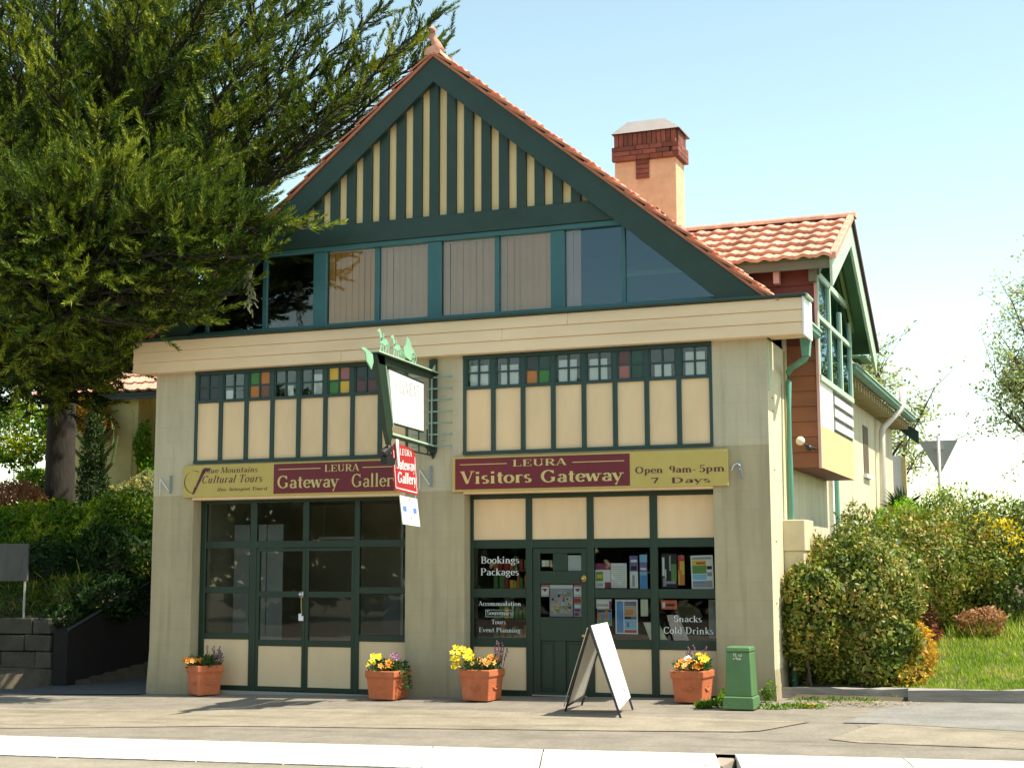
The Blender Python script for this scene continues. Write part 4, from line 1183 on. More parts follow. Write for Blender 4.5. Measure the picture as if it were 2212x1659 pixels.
# tiles of the bay roof: every near tile by itself
dn = Vector((0, NE[0] - RI[0], NE[1] - RI[1]))
rot, U, V, N = slope_rot(dn)
P0 = Vector((0, YR, RI[1])) + N * .006
ncrs = 6; exp_ = (dn.length + .06) / ncrs
for c in range(ncrs):
    for kx in range(11):
        x = 8.80 - kx * .236
        yy = P0.y + V.y * exp_ * c; zz = P0.z + V.z * exp_ * c
        if x < CX + (8.13 - zz) / SL - .25: continue
        e = Matrix.Rotation(R(random.uniform(-1, 1)), 3, 'Z')
        piece('tile', tile_me, (x, yy, zz + random.uniform(0, .006)), broof, rot @ e)
dn = Vector((0, FE[0] - RI[0], FE[1] - RI[1]))
rot, U, V, N = slope_rot(dn)
vs_, qs_ = [], []
tv = np.array(tile_mb().v); tf = tile_mb().f
for c in range(8):
    for kx in range(11):
        p_ = Vector((8.80 - kx * .236, YR, RI[1])) + N * .006 + V * (c * .325)
        b0 = len(vs_) * len(tv); vs_.append((np.array(rot) @ tv.T).T + np.array(p_)); qs_ += [[b0 + i for i in q] for q in tf]
o = npbuild('roof_tiles', np.vstack(vs_), np.array(qs_), TERRA, broof); o['kind'] = 'stuff'
mb = MB()
mb.prism([(0.93, 5.28), (YR, 6.16), (YR, 6.24), (0.93, 5.37)], 'x', 8.905, 8.99)
build('verge_cover', mb, TERRA, broof, bevel=.01)
mb = MB(); mb.prism([(YR, 6.16), (4.92, 4.68), (4.92, 4.75), (YR, 6.24)], 'x', 8.93, 8.975); build('verge_cover', mb, mat('dark verge', (.06, .02, .03)), broof)
for i in range(6):
    x0 = 6.55 + i * .405; mb = MB(); vs = []
    for x, r in ((x0, .085), (x0 + .43, .098)):
        for k in range(7):
            a = R(-5 + 190 * k / 6); vs.append((x, YR + r * math.cos(a), 6.175 + r * math.sin(a) * .8))
    mb.add(vs, [(k, k + 1, 8 + k, 7 + k) for k in range(6)] + [tuple(range(7, 14))]); build('ridge_cap', mb, TERRA, broof)

# eaves gutter, rainwater head, downpipes and small fittings
gt = MB()
for y0, y1 in ((.33, 1.15), (4.12, 12.1)):
    gt.prism([(8.62, 4.44), (8.74, 4.44), (8.74, 4.37), (8.70, 4.34), (8.62, 4.34)], 'y', y0, y1)
gutter = part('gutter', gt, PIPEG)
mb = MB(); mb.prism([(8.735, 4.445), (8.76, 4.445), (8.76, 4.425), (8.735, 4.425)], 'y', .30, 1.15); mb.prism([(8.735, 4.445), (8.76, 4.445), (8.76, 4.425), (8.735, 4.425)], 'y', 4.1, 12.1); build('gutter_lip', mb, PALEGR, gutter)
for i in range(26):
    y = 4.3 + i * .30; mb = MB(); mb.box(8.30, 8.62, y, y + .07, 4.19, 4.30); build('rafter_tail', mb, mat('khaki rafter', (.36, .29, .14), rough=.8), gutter)
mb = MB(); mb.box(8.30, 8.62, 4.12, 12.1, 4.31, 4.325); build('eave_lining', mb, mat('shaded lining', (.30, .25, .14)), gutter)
dp = MB()
dp.prism([(8.62, 4.33), (8.76, 4.33), (8.73, 4.03), (8.65, 4.03)], 'y', .30, .42)
rh = part('rainwater_head', dp, PIPEG)
dp = MB(); dp.tube([(8.69, .36, 4.05), (8.66, .42, 4.0), (8.42, .82, 3.96), (8.385, .88, 3.92), (8.385, .86, 3.8), (8.385, .80, 2.8), (8.385, .74, .1)], .038, 10)
part('downpipe', dp, PIPEG, smooth=True)
mb = MB(); mb.tube([(8.385, .765, 2.02), (8.385, .765, 2.08)], .05, 10); mb.box(8.30, 8.38, .74, .78, 2.03, 2.07); part('pipe_strap', mb, PAPER)
mb = MB(); mb.box(8.302, 8.325, .99, 1.03, .1, 4.2); part('corner_strip', mb, mat('yellow stained strip', (.40, .34, .14)))
mb = MB(); mb.tube([(8.36, 4.45, 4.3), (8.36, 4.45, .2)], .05, 8); part('downpipe', mb, PIPEG)
mb = MB(); mb.box(8.30, 8.36, 4.2, 4.33, .1, 4.3); part('wall_strip', mb, WHITEW)
for y, z in ((.25, 3.55), (.27, 3.40), (.26, 2.72), (.27, 1.9), (.2, 1.2)):
    mb = MB(); mb.ball((8.306, y, z), .012, .018, .012); part('wall_stain', mb, mat('rust tan', (.42, .30, .14)))
mb = MB(); mb.box(8.302, 8.32, .03, .055, 3.62, 4.18); part('cable', mb, PALEGR)
mb = MB(); mb.box(8.30, 8.56, .70, 1.30, 1.79, 2.155); mb.box(8.30, 8.54, .72, 1.28, 1.5, 1.79); part('meter_box', mb, BEIGE, bevel=.008)
mb = MB(); mb.box(8.285, 8.31, 7.9, 8.5, 3.12, 3.93); wn = part('side_window', mb, mat('dark slot', (.10, .07, .04)))
mb = MB(); mb.box(8.30, 8.36, 7.82, 8.58, 3.06, 3.12); build('sill', mb, PAPER, wn)
mb = MB(); mb.tube([(8.42, 9.2, 1.2), (8.42, 9.5, 3.95), (8.44, 9.52, 4.02), (8.74, 9.70, 4.36), (8.76, 9.72, 4.40), (8.76, 9.8, 4.75)], .055, 10)
part('vent_pipe', mb, VENT, smooth=True)
mb = MB(); mb.prism([(8.1, 4.60), (8.78, 4.18), (8.78, 3.92), (8.1, 4.48)], 'y', 12.2, 12.25); part('rear_barge', mb, DTEAL)
an = empty('rear_annex', (8.0, 16, 1.5)); tag(an, 'pale low annex with yellow and brown pilasters behind the far end of the shop', 'building')
mb = MB(); mb.box(7.4, 8.03, 16, 19, 1.0, 4.0); build('wall', mb, WHITEW, an)
mb = MB(); mb.box(8.03, 8.12, 15.98, 16.1, 1.0, 3.98); build('pilaster', mb, YELW, an)
mb = MB(); mb.box(7.70, 7.78, 15.9, 15.99, 1.0, 4.0); build('pilaster', mb, PINK, an)
# floodlight on the bay
fl = empty('floodlight', (8.55, 1.2, 3.06)); tag(fl, 'round cream floodlight on a black arm fixed to the oxblood bay wall', 'floodlight')
mb = MB(); mb.ball((8.47, 1.08, 3.11), .055, .045, .055, 12, 8); build('lamp_globe', mb, mat('lamp cream', (.78, .68, .50), rough=.3), fl, smooth=True)
mb = MB(); mb.ball((8.56, 1.14, 3.03), .042, .04, .04); mb.tube([(8.50, 1.10, 3.09), (8.56, 1.14, 3.04), (8.64, 1.24, 3.02)], .014, 6); build('arm', mb, BLACK, fl)
# thin conduit/cable clip bits by the bracket sign
mb = MB(); mb.tube([(4.365, -.006, 3.09), (4.40, -.006, 2.96), (4.41, -.006, 2.93)], .006, 5); part('cable', mb, GREYI)

# ================================================================== SIGNS ON THE FRONT
sg = empty('shop_sign', (2.1, -.06, 2.54))
tag(sg, 'long ochre and maroon signboard reading Cultural Tours and Gateway Gallery above the left shopfront', 'sign', 'long signboards above the shopfronts')
mb = MB(); mb.box(.497, 3.72, -.055, -.004, 2.538, 2.963); build('sign_board', mb, OCHRE, sg, bevel=.004)
mb = MB(); mb.box(1.876, 3.69, -.0585, -.052, 2.562, 2.945); build('maroon_panel', mb, MAROON, sg)
mb = MB(); Yt = -.062
text_mb('LEURA', 2.615, 3.115, 2.826, .088, mb=mb, y=Yt)
mb.quad((1.95, Yt, 2.868), (2.56, Yt, 2.868), (2.56, Yt, 2.878), (1.95, Yt, 2.878)); mb.quad((3.16, Yt, 2.862), (3.62, Yt, 2.862), (3.62, Yt, 2.872), (3.16, Yt, 2.872))
text_mb('Gateway', 1.925, 2.825, 2.628, .165, mb=mb, y=Yt); text_mb('Gallery', 3.0, 3.68, 2.620, .170, mb=mb, y=Yt, weight=.95)
o = build('lettering', mb, OCHRELET, sg); o['kind'] = 'stuff'
mb = MB(); Yt = -.0575
text_mb('Blue Mountains', .80, 1.635, 2.852, .072, mb=mb, y=Yt, slant=.12, weight=.8)
text_mb('Cultural Tours', .775, 1.70, 2.722, .100, mb=mb, y=Yt, slant=.28, weight=.8)
text_mb('(Inc. Interpret Tours)', 1.03, 1.775, 2.615, .042, mb=mb, y=Yt, slant=.2)
pts = [(.665 + .15 * math.cos(R(a)), 2.74 + .15 * math.sin(R(a))) for a in range(60, 300, 20)]
for (a, c), (b_, d_) in zip(pts[:-1], pts[1:]): mb.quad((a, Yt, c), (b_, Yt, d_), (b_ + .012, Yt, d_ + .004), (a + .012, Yt, c + .004))
mb.quad((.655, Yt, 2.60), (.685, Yt, 2.60), (.86, Yt, 2.91), (.80, Yt, 2.91)); mb.quad((.645, Yt - .001, 2.59), (.66, Yt - .001, 2.57), (.70, Yt - .001, 2.65), (.68, Yt - .001, 2.68)); mb.quad((.85, Yt - .0004, 2.925), (.80, Yt - .0004, 2.90), (.87, Yt - .0004, 2.87), (.93, Yt - .0004, 2.91))
o = build('lettering', mb, INK, sg); o['kind'] = 'stuff'

sg = empty('shop_sign', (6.1, -.06, 2.53))
tag(sg, 'long ochre and maroon signboard reading Visitors Gateway and Open 9am-5pm above the right shopfront', 'sign', 'long signboards above the shopfronts')
mb = MB(); mb.box(4.392, 7.835, -.055, -.004, 2.530, 2.955); build('sign_board', mb, OCHRE, sg, bevel=.004)
mb = MB(); mb.box(4.432, 6.665, -.0585, -.052, 2.556, 2.934); build('maroon_panel', mb, MAROON, sg)
mb = MB(); Yt = -.062
text_mb('LEURA', 5.185, 5.885, 2.822, .080, mb=mb, y=Yt)
mb.quad((4.495, Yt, 2.856), (5.115, Yt, 2.856), (5.115, Yt, 2.865), (4.495, Yt, 2.865)); mb.quad((5.955, Yt, 2.846), (6.60, Yt, 2.846), (6.60, Yt, 2.855), (5.955, Yt, 2.855))
text_mb('Visitors', 4.503, 5.44, 2.625, .152, mb=mb, y=Yt, weight=1.1); text_mb('Gateway', 5.545, 6.585, 2.618, .150, mb=mb, y=Yt, weight=1.1)
o = build('lettering', mb, OCHRELET, sg); o['kind'] = 'stuff'
mb = MB(); Yt = -.0575
text_mb('Open', 6.725, 7.07, 2.694, .080, mb=mb, y=Yt); text_mb('9am-', 7.14, 7.465, 2.694, .080, mb=mb, y=Yt); text_mb('5pm', 7.49, 7.80, 2.694, .080, mb=mb, y=Yt)
text_mb('7', 6.915, 7.015, 2.578, .064, mb=mb, y=Yt); text_mb('Days', 7.155, 7.63, 2.572, .066, mb=mb, y=Yt)
o = build('lettering', mb, INK, sg); o['kind'] = 'stuff'
mb = MB()
for x, z in ((7.81, 2.935), (7.815, 2.55), (4.405, 2.545), (4.41, 2.94)): mb.ball((x, -.056, z), .008, .004, .008, 6, 4)
build('screw', mb, CHROME, sg)['kind'] = 'stuff'

# projecting bracket sign
XS = 4.118
bs = empty('bracket_sign', (XS, -.6, 3.1)); tag(bs, 'green iron bracket sign with white board, topped by a horse and coach cutout', 'sign')
mb = MB(); mb.prism([(XS - .048, 4.19), (XS + .048, 4.19), (XS + .048, 3.04), (XS, 2.945), (XS - .048, 3.04)], 'y', -.05, -.003); build('wall_plate', mb, GREEN, bs, bevel=.004)
for i in range(7):
    z = 3.957 - i * .1425
    mb = MB(); mb.tube([(3.86, -.085, z), (4.385, -.085, z)], .012, 8); mb.ball((4.392, -.085, z), .017); mb.box(XS - .012, XS + .012, -.09, -.05, z - .01, z + .01)
    build('rung', mb, PATINA if False else mat('sage rung', (.22, .31, .25), rough=.4, bump=0), bs)
mb = MB(); mb.tube([(XS + .012, -.10, 3.98), (XS + .012, -.10, 3.10)], .011, 6); build('rung_stay', mb, MATS['sage rung'], bs)
mb = MB(); mb.prism([(-1.66, 4.06), (-.02, 4.015), (-.02, 3.945), (-1.60, 3.93)], 'x', XS - .035, XS + .03); build('top_beam', mb, GREEN, bs, bevel=.004)
mb = MB(); mb.prism([(-1.70, 4.072), (-.0, 4.027), (-.0, 4.012), (-1.70, 4.056)], 'x', XS - .075, XS + .075); build('top_cap', mb, PALEGR, bs)
mb = MB(); mb.prism([(-1.69, 4.055), (-.02, 4.010), (-.02, 3.998), (-1.69, 4.040)], 'x', XS - .07, XS + .07); build('cap_underside', mb, GREEN, bs)
mb = MB(); mb.prism([(-1.66, 4.04), (-1.46, 4.04), (-1.24, 3.20), (-1.21, 3.14), (-1.30, 3.02), (-1.38, 3.17)], 'x', XS - .03, XS + .03); build('outer_post', mb, GREEN, bs, bevel=.004)
mb = MB(); mb.prism([(-1.46, 3.93), (-1.40, 3.93), (-1.20, 3.27), (-1.26, 3.2)], 'x', XS - .02, XS + .022); build('post_edge', mb, BLACK, bs)
mb = MB(); mb.prism([(-1.43, 3.93), (-1.42, 3.93), (-1.20, 3.22), (-1.21, 3.22)], 'x', XS + .022, XS + .034); build('post_bead', mb, PALEGR, bs)
mb = MB(); mb.prism([(-1.24, 3.17), (-.06, 3.115), (-.06, 3.095), (-1.24, 3.145)], 'x', XS - .035, XS + .035); build('lower_bar', mb, PALEGR, bs)
mb = MB(); mb.prism([(-1.24, 3.143), (-.06, 3.094), (-.06, 3.075), (-1.24, 3.12)], 'x', XS - .03, XS + .03); build('lower_bar_web', mb, GREEN, bs)
for y in (-.80, -.45, -.20):
    mb = MB(); mb.tube([(XS, y, 3.12), (XS, y, 3.30)], .012, 6); mb.tube([(XS, y, 3.10), (XS, y + .02, 2.99)], .010, 6); build('hanger', mb, GREEN, bs)
mb = MB(); mb.tube([(XS, -.75, 3.0), (XS, -.05, 2.99)], .012, 6); mb.tube([(XS, -.30, 3.10), (XS, -.02, 3.0)], .010, 6); build('lower_stay', mb, GREEN, bs)
mb = MB(); mb.prism([(-1.30, 3.905), (-.345, 3.845), (-.336, 3.268), (-1.175, 3.295)], 'x', XS - .012, XS + .012); build('board', mb, WHITE, bs)
mb = MB(); mb.prism([(-1.34, 3.925), (-.33, 3.865), (-.33, 3.848), (-1.33, 3.908)], 'x', XS - .016, XS + .016); build('board_frame', mb, GREEN, bs); mb = MB(); mb.prism([(-1.17, 3.293), (-.33, 3.266), (-.33, 3.248), (-1.17, 3.275)], 'x', XS - .016, XS + .016); build('board_frame', mb, GREEN, bs)
mb = MB(); text_mb('WILLMEAT', -1.18, -.47, 3.66, .15, mb=mb, plane='yz', const=XS + .0135, weight=.8); build('lettering', mb, mat('pale grey lettering', (.36, .38, .38)), bs)['kind'] = 'stuff'
mb = MB(); mb.prism([(-1.72, 4.03), (-1.92, 4.08), (-2.02, 4.06), (-1.90, 4.03), (-1.86, 3.93), (-1.74, 3.85), (-1.69, 3.95)], 'x', XS - .006, XS + .006); build('scroll', mb, PATINA, bs)
mb = MB(); mb.prism([(-.18, 4.02), (-.05, 4.12), (-.02, 4.02)], 'x', XS + .03, XS + .04); build('corner_gusset', mb, PALEGR, bs)
# horse team and coach cut from sheet metal
def horse(y, z, s=1.0):
    mb = MB(); t = (XS - .004, XS + .004)
    P = lambda l: [(y + a * s, z + b * s) for a, b in l]
    mb.prism(P([(.03, .10), (.06, .17), (.20, .165), (.23, .12), (.20, .09), (.08, .085)]), 'x', *t)
    mb.prism(P([(.05, .12), (.09, .165), (.02, .27), (-.035, .245), (-.045, .225), (-.005, .225)]), 'x', *t)
    for a, b_ in ((.055, .02), (.085, .10), (.18, .155), (.21, .235)):
        mb.prism(P([(a, .10), (a + .022, .10), (b_ + .016, .0), (b_, .0)]), 'x', *t)
    mb.prism(P([(.22, .15), (.235, .15), (.275, .07), (.26, .07)]), 'x', *t)
    mb.prism(P([(.10, .16), (.125, .16), (.12, .23), (.105, .23)]), 'x', *t)
    return mb
build('horse_cutout', horse(-1.55, 4.085, 1.0), PATINA, bs); build('horse_cutout', horse(-1.20, 4.075, .95), PATINA, bs)
mb = MB(); t = (XS - .004, XS + .004)
mb.prism([(-.88, 4.13), (-.90, 4.22), (-.84, 4.25), (-.80, 4.37), (-.72, 4.33), (-.66, 4.25), (-.60, 4.22), (-.62, 4.14), (-.70, 4.09)], 'x', *t)
for yc, r in ((-.92, .055), (-.60, .07)):
    for k in range(12):
        a, b_ = R(k * 30), R(k * 30 + 30); q = .012
        mb.prism([(yc + r * math.cos(a), 4.055 + r + r * math.sin(a)), (yc + r * math.cos(b_), 4.055 + r + r * math.sin(b_)), (yc + (r - q) * math.cos(b_), 4.055 + r + (r - q) * math.sin(b_)), (yc + (r - q) * math.cos(a), 4.055 + r + (r - q) * math.sin(a))], 'x', *t)
    for k in range(3):
        a = R(k * 60); mb.prism([(yc - r * math.cos(a) - .003, 4.055 + r - r * math.sin(a)), (yc - r * math.cos(a) + .003, 4.055 + r - r * math.sin(a)), (yc + r * math.cos(a) + .003, 4.055 + r + r * math.sin(a)), (yc + r * math.cos(a) - .003, 4.055 + r + r * math.sin(a))], 'x', *t)
build('coach_cutout', mb, PATINA, bs)
# lamp under the outer end
ml = empty('spotlight', (XS, -1.25, 2.9)); tag(ml, 'small black spotlight with white strut hanging at the outer end of the bracket sign', 'spotlight')
mb = MB(); mb.tube([(XS - .02, -1.20, 3.0), (XS - .04, -1.36, 2.90)], [.045, .06], 10); mb.tube([(XS, -1.22, 3.14), (XS - .01, -1.24, 2.86)], .012, 6); mb.box(XS - .05, XS + .03, -1.38, -1.16, 2.80, 2.88); build('lamp_body', mb, BLACK, ml)
mb = MB(); mb.prism([(-1.17, 3.10), (-1.10, 3.10), (-1.06, 2.80), (-1.10, 2.80)], 'x', XS + .03, XS + .042); build('strut', mb, PAPER, ml)
# hanging red and white signs
hr = empty('hanging_sign', (XS, -.8, 2.5)); tag(hr, 'small red hanging sign reading Leura Gateway Gallery under the bracket', 'sign')
mb = MB(); mb.prism([(-1.19, 3.00), (-1.10, 3.065), (-.62, 3.02), (-.56, 2.96), (-.472, 2.475), (-1.102, 2.51)], 'x', XS - .008, XS + .008); build('sign_board', mb, REDS, hr)
mb = MB(); c_ = XS + .009
text_mb('LEURA', -1.0, -.66, 2.93, .075, mb=mb, plane='yz', const=c_); text_mb('Gateway', -1.12, -.56, 2.76, .13, mb=mb, plane='yz', const=c_, weight=1.2); text_mb('Gallery', -1.05, -.53, 2.60, .13, mb=mb, plane='yz', const=c_, weight=1.2)
mb.prism([(-1.08, 2.545), (-.50, 2.51), (-.50, 2.498), (-1.08, 2.533)], 'x', XS + .008, XS + .0095); mb.prism([(-1.165, 2.97), (-1.155, 2.97), (-1.085, 2.54), (-1.095, 2.54)], 'x', XS + .008, XS + .0095); mb.prism([(-.585, 2.93), (-.575, 2.93), (-.50, 2.50), (-.51, 2.50)], 'x', XS + .008, XS + .0095)
build('lettering', mb, PAPER, hr)['kind'] = 'stuff'
hw_ = empty('hanging_sign', (XS, -.7, 2.1)); tag(hw_, 'small white sheet with two blue squares hanging below the red sign', 'sign')
mb = MB(); mb.prism([(-.975, 2.455), (-.50, 2.432), (-.405, 2.10), (-.885, 2.12)], 'x', XS - .006, XS + .006); build('sign_board', mb, WHITE, hw_)
mb = MB(); mb.prism([(-.90, 2.335), (-.80, 2.33), (-.79, 2.27), (-.89, 2.275)], 'x', XS + .006, XS + .008); mb.prism([(-.61, 2.318), (-.52, 2.313), (-.51, 2.25), (-.60, 2.255)], 'x', XS + .006, XS + .008); build('blue_square', mb, BLUE, hw_)
mb = MB()
for y, z in ((-.74, 2.40), (-.68, 2.19)): mb.prism([(y, z), (y + .03, z), (y + .03, z + .015), (y, z + .015)], 'x', XS + .006, XS + .0075)
build('red_mark', mb, REDS, hw_)['kind'] = 'stuff'
mb = MB(); mb.tube([(XS, -.93, 2.455), (XS, -.93, 2.51)], .005, 5); mb.tube([(XS, -.54, 2.43), (XS, -.52, 2.485)], .005, 5); build('hook', mb, CHROME, hw_)['kind'] = 'stuff'

# wrought iron wall letters
IRON = mat('blue grey iron', (.20, .24, .26), rough=.5)
IRONW = mat('white worn iron', (.60, .62, .62), rough=.5)
def letter_n(x, z, label, h=.26, w=.15):
    t = empty('wall_letter', (x, -.03, z)); tag(t, label, 'wall letter', 'iron letters on the piers')
    mb = MB(); mb.prism([(x, z - .02), (x + .012, z - .02), (x + .012, z + h * .8), (x, z + h * .8)], 'y', -.03, -.02); mb.prism([(x + .0, z + h * .8), (x + .016, z + h * .84), (x + w, z + .03), (x + w - .016, z + .03)], 'y', -.034, -.024); build('thin_stroke', mb, IRONW, t)
    mb = MB(); mb.prism([(x + w, z), (x + w + .022, z), (x + w + .022, z + h), (x + w, z + h)], 'y', -.036, -.018); build('thick_stroke', mb, IRON, t)
letter_n(.11, 2.60, 'thin iron letter N on the left pier beside the Cultural Tours sign', .24, .16)
letter_n(3.93, 2.60, 'thin iron letter N on the middle pier under the bracket sign')
t = empty('wall_letter', (7.95, -.03, 2.6)); tag(t, 'narrow curled iron letter on the right pier beside the opening hours sign', 'wall letter', 'iron letters on the piers')
mb = MB(); mb.prism([(7.935, 2.80), (7.965, 2.80), (8.0, 2.62), (7.985, 2.60)], 'y', -.034, -.02); build('thick_stroke', mb, IRON, t)
mb = MB(); mb.tube([(7.87, -.03, 2.70), (7.89, -.03, 2.755), (7.935, -.03, 2.785), (7.97, -.03, 2.76), (7.965, -.03, 2.71)], .008, 6); build('curl', mb, IRONW, t)

# ================================================================== STREET THINGS
def gp_(x, y): return gz(x, y)
# planter pots
FLM = {k: mat('petal ' + k, c, rough=.5, bump=0, var=.1) for k, c in dict(yellow=(.80, .60, .01), orange=(.80, .26, .01), apricot=(.80, .40, .10), pink=(.45, .14, .22), mauve=(.22, .09, .15), white=(.8, .78, .74)).items()}
LEAFG = leaf_mat('bedding leaves', (.02, .06, .012), (.08, .16, .03), rough=.5)
def bloom_mesh(col, s=1.0):
    mb = MB()
    for k in range(5):
        a = 2 * math.pi * k / 5; r = .030 * s
        c, d = math.cos(a), math.sin(a); c2, d2 = math.cos(a + .6), math.sin(a + .6); c3, d3 = math.cos(a - .6), math.sin(a - .6)
        mb.add([(0, 0, 0), (r * .8 * c3, r * .8 * d3, .008 * s), (r * 1.15 * c, r * 1.15 * d, .004 * s), (r * .8 * c2, r * .8 * d2, .008 * s)], [(0, 1, 2, 3)])
    mb.ball((0, 0, .006 * s), .008 * s, .008 * s, .006 * s, 5, 4)
    return meshonly('bloom', mb, FLM[col])
BLM = {k: bloom_mesh(k) for k in FLM}

def leaves_np(P, D, L, Wd, fold=0.25, rnd=rng, face=None):
    """P centres (n,3), D directions (n,3), lengths, widths -> folded rhombus leaves"""
    n = len(P)
    D = D / (np.linalg.norm(D, axis=1, keepdims=True) + 1e-9)
    A = rnd.normal(size=(n, 3)) if face is None else face + rnd.normal(size=(n, 3)) * .45
    Sd = np.cross(D, A); Sd /= (np.linalg.norm(Sd, axis=1, keepdims=True) + 1e-9)
    Nn = np.cross(Sd, D)
    L = np.broadcast_to(L, (n,))[:, None]; Wd = np.broadcast_to(Wd, (n,))[:, None]
    a = P; b = P + D * L * .5 + Sd * Wd * .5 + Nn * Wd * fold; c = P + D * L; d = P + D * L * .5 - Sd * Wd * .5 + Nn * Wd * fold
    V = np.stack([a, b, c, d], 1).reshape(-1, 3)
    Q = np.arange(4 * n).reshape(n, 4)
    return V, Q

def planter(x, y, rz, w, label, seed, cols, leafx=(0, 0), tall=None, spill=None, h=.36):
    r_ = np.random.default_rng(seed)
    z = gp_(x, y) + .002
    t = empty('flower_pot', (x, y, z)); tag(t, label + ' pot', 'flower pot', 'terracotta pots along the shopfront')
    rot = Matrix.Rotation(R(rz), 4, 'Z')
    mb = MB(); a, b_ = w * .40, w * .46
    def ring(s, zz): return [(-s, -s, zz), (s, -s, zz), (s, s, zz), (-s, s, zz)]
    prof = [(a, 0), (a * 1.02, .02), (b_, h * .72), (b_ * 1.03, h * .74), (w * .5, h * .80), (w * .5, h * .98), (w * .485, h), (w * .43, h), (w * .42, h * .93)]
    vs = [p for s_, zz in prof for p in ring(s_, zz)]
    fs = []
    for i in range(len(prof) - 1):
        for k in range(4): fs.append((i * 4 + k, i * 4 + (k + 1) % 4, i * 4 + 4 + (k + 1) % 4, i * 4 + 4 + k))
    fs.append((3, 2, 1, 0))
    mb.add(vs, fs)
    o = build('pot', mb, POTM, t, bevel=.008, origin=(0, 0, 0)); o.location = (0, 0, 0)
    mb = MB(); s_ = w * .425; mb.quad((-s_, -s_, h * .94), (s_, -s_, h * .94), (s_, s_, h * .94), (-s_, s_, h * .94)); o = build('soil', mb, SOIL, t, origin=(0, 0, 0)); o.location = (0, 0, 0)
    # moulded swag on the front
    for side in (0, 90):
        mb = MB(); pts = [Vector((.075 * math.cos(R(a_)) , -.0, .18 + .05 * math.sin(R(a_)))) for a_ in range(200, 345, 20)]
        mb.tube([(p.x, -w * .445, p.z) for p in pts], .009, 5)
        for k in range(2): mb.ball((-.02 + .05 * k, -w * .44, .15 + .03 * k), .016, .012, .014, 6, 4)
        o = build('moulded_swag', mb, POTM, t, origin=(0, 0, 0)); o.location = (0, 0, 0); o.rotation_euler = (0, 0, R(side))
    t.rotation_euler = (0, 0, R(rz))
    # plants in the pot
    zt = z + h
    pl = empty('pansy_plant', (x, y, zt)); tag(pl, label + ' plants', 'flowers', 'flowers growing in the terracotta pots')
    n = 420
    P = np.stack([r_.uniform(-w * .46, w * .46, n), r_.uniform(-w * .46, w * .46, n), r_.uniform(-.03, .09, n)], 1)
    D = np.stack([P[:, 0] * 3, P[:, 1] * 3, np.full(n, .8)], 1) + r_.normal(size=(n, 3)) * .6
    V, Q = leaves_np(P + np.array([x, y, zt]), D, r_.uniform(.035, .07, n), r_.uniform(.015, .028, n), rnd=r_)
    Vs, Qs = [V], [Q]
    if spill:
        m = 130; u = r_.uniform(0, 1, m)
        P = np.stack([spill * w * .5 + np.sign(spill) * (.02 + .05 * u), r_.uniform(-.15, .1, m), .05 - .25 * u], 1)
        V, Q = leaves_np(P + np.array([x, y, zt]), r_.normal(size=(m, 3)) + np.array([spill * .5, 0, -.3]), .05, .02, rnd=r_); Qs.append(Q + len(Vs[0])); Vs.append(V)
    o = npbuild('foliage', np.vstack(Vs), np.vstack(Qs), LEAFG, pl, origin=(x, y, zt)); o['kind'] = 'stuff'
    for (col, cx, cy, cz, sx, sz, m) in cols:
        for k in range(m):
            p = Vector((x + cx + r_.uniform(-sx, sx), y + cy + r_.uniform(-.09, .09), zt + cz + r_.uniform(-sz, sz)))
            e = Vector((r_.normal() * .5 + (.3), -1.0 + r_.normal() * .4, .8 + r_.normal() * .3)).to_track_quat('Z', 'Y')
            c_ = col if r_.random() > .2 else ('apricot' if col == 'orange' else col)
            ob = piece('bloom', BLM[c_], p, pl, e); s = r_.uniform(.95, 1.5); ob.scale = (s, s, s)
    if tall:
        tx, tw, th, tn = tall
        mb = MB()
        for k in range(tn):
            bx = x + tx + r_.uniform(-tw, tw) * .6; by = y + .05 + r_.uniform(-.08, .08)
            tip = (bx + r_.uniform(-.06, .08), by + r_.uniform(-.04, .04), zt + th * r_.uniform(.6, 1.0))
            mb.tube([(bx, by, zt - .03), tip], [.005, .003], 4)
            mb2 = MB()
            for q in range(7):
                f_ = .45 + .55 * q / 6
                mb2.ball((bx + (tip[0] - bx) * f_ + r_.uniform(-.016, .016), by + r_.uniform(-.015, .015), zt + (tip[2] - zt) * f_), .010, .010, .012, 5, 4)
            build('flower_spike', mb2, FLM['mauve'] if r_.random() < .75 else FLM['pink'], pl)
        build('stem', mb, MATS['twig'], pl)['kind'] = 'stuff'
planter(.93, -.10, -32, .36, 'leftmost terracotta pot with a row of orange pansies, pot', 1, [('orange', -.12, -.15, .07, .15, .025, 14)], tall=(.14, .12, .26, 7), h=.375)
planter(3.655, -.30, -4, .41, 'second terracotta pot from the left, yellow and orange flowers trailing right,', 2, [('yellow', -.10, -.1, .12, .11, .06, 9), ('orange', .02, -.12, .08, .09, .03, 7), ('mauve', .12, 0, .15, .05, .04, 5)], tall=(.10, .08, .20, 3), spill=1.0, h=.34)
planter(4.89, -.31, -5, .41, 'third terracotta pot, bright yellow daisies leaning left,', 3, [('yellow', -.22, -.08, .18, .10, .07, 22), ('yellow', -.30, -.08, .04, .05, .04, 6), ('apricot', .03, -.12, .08, .12, .03, 10), ('orange', .15, -.10, .11, .05, .04, 5)], tall=(.18, .12, .34, 7), h=.36)
planter(7.42, -.24, -5, .39, 'rightmost terracotta pot with orange pansies and a white bloom beside the pillar,', 4, [('orange', .0, -.1, .07, .16, .04, 16), ('yellow', .14, -.1, .13, .06, .05, 8), ('white', -.04, -.12, .13, .02, .01, 2), ('apricot', -.08, -.14, .05, .08, .02, 5)], tall=(-.02, .18, .27, 8), h=.35)
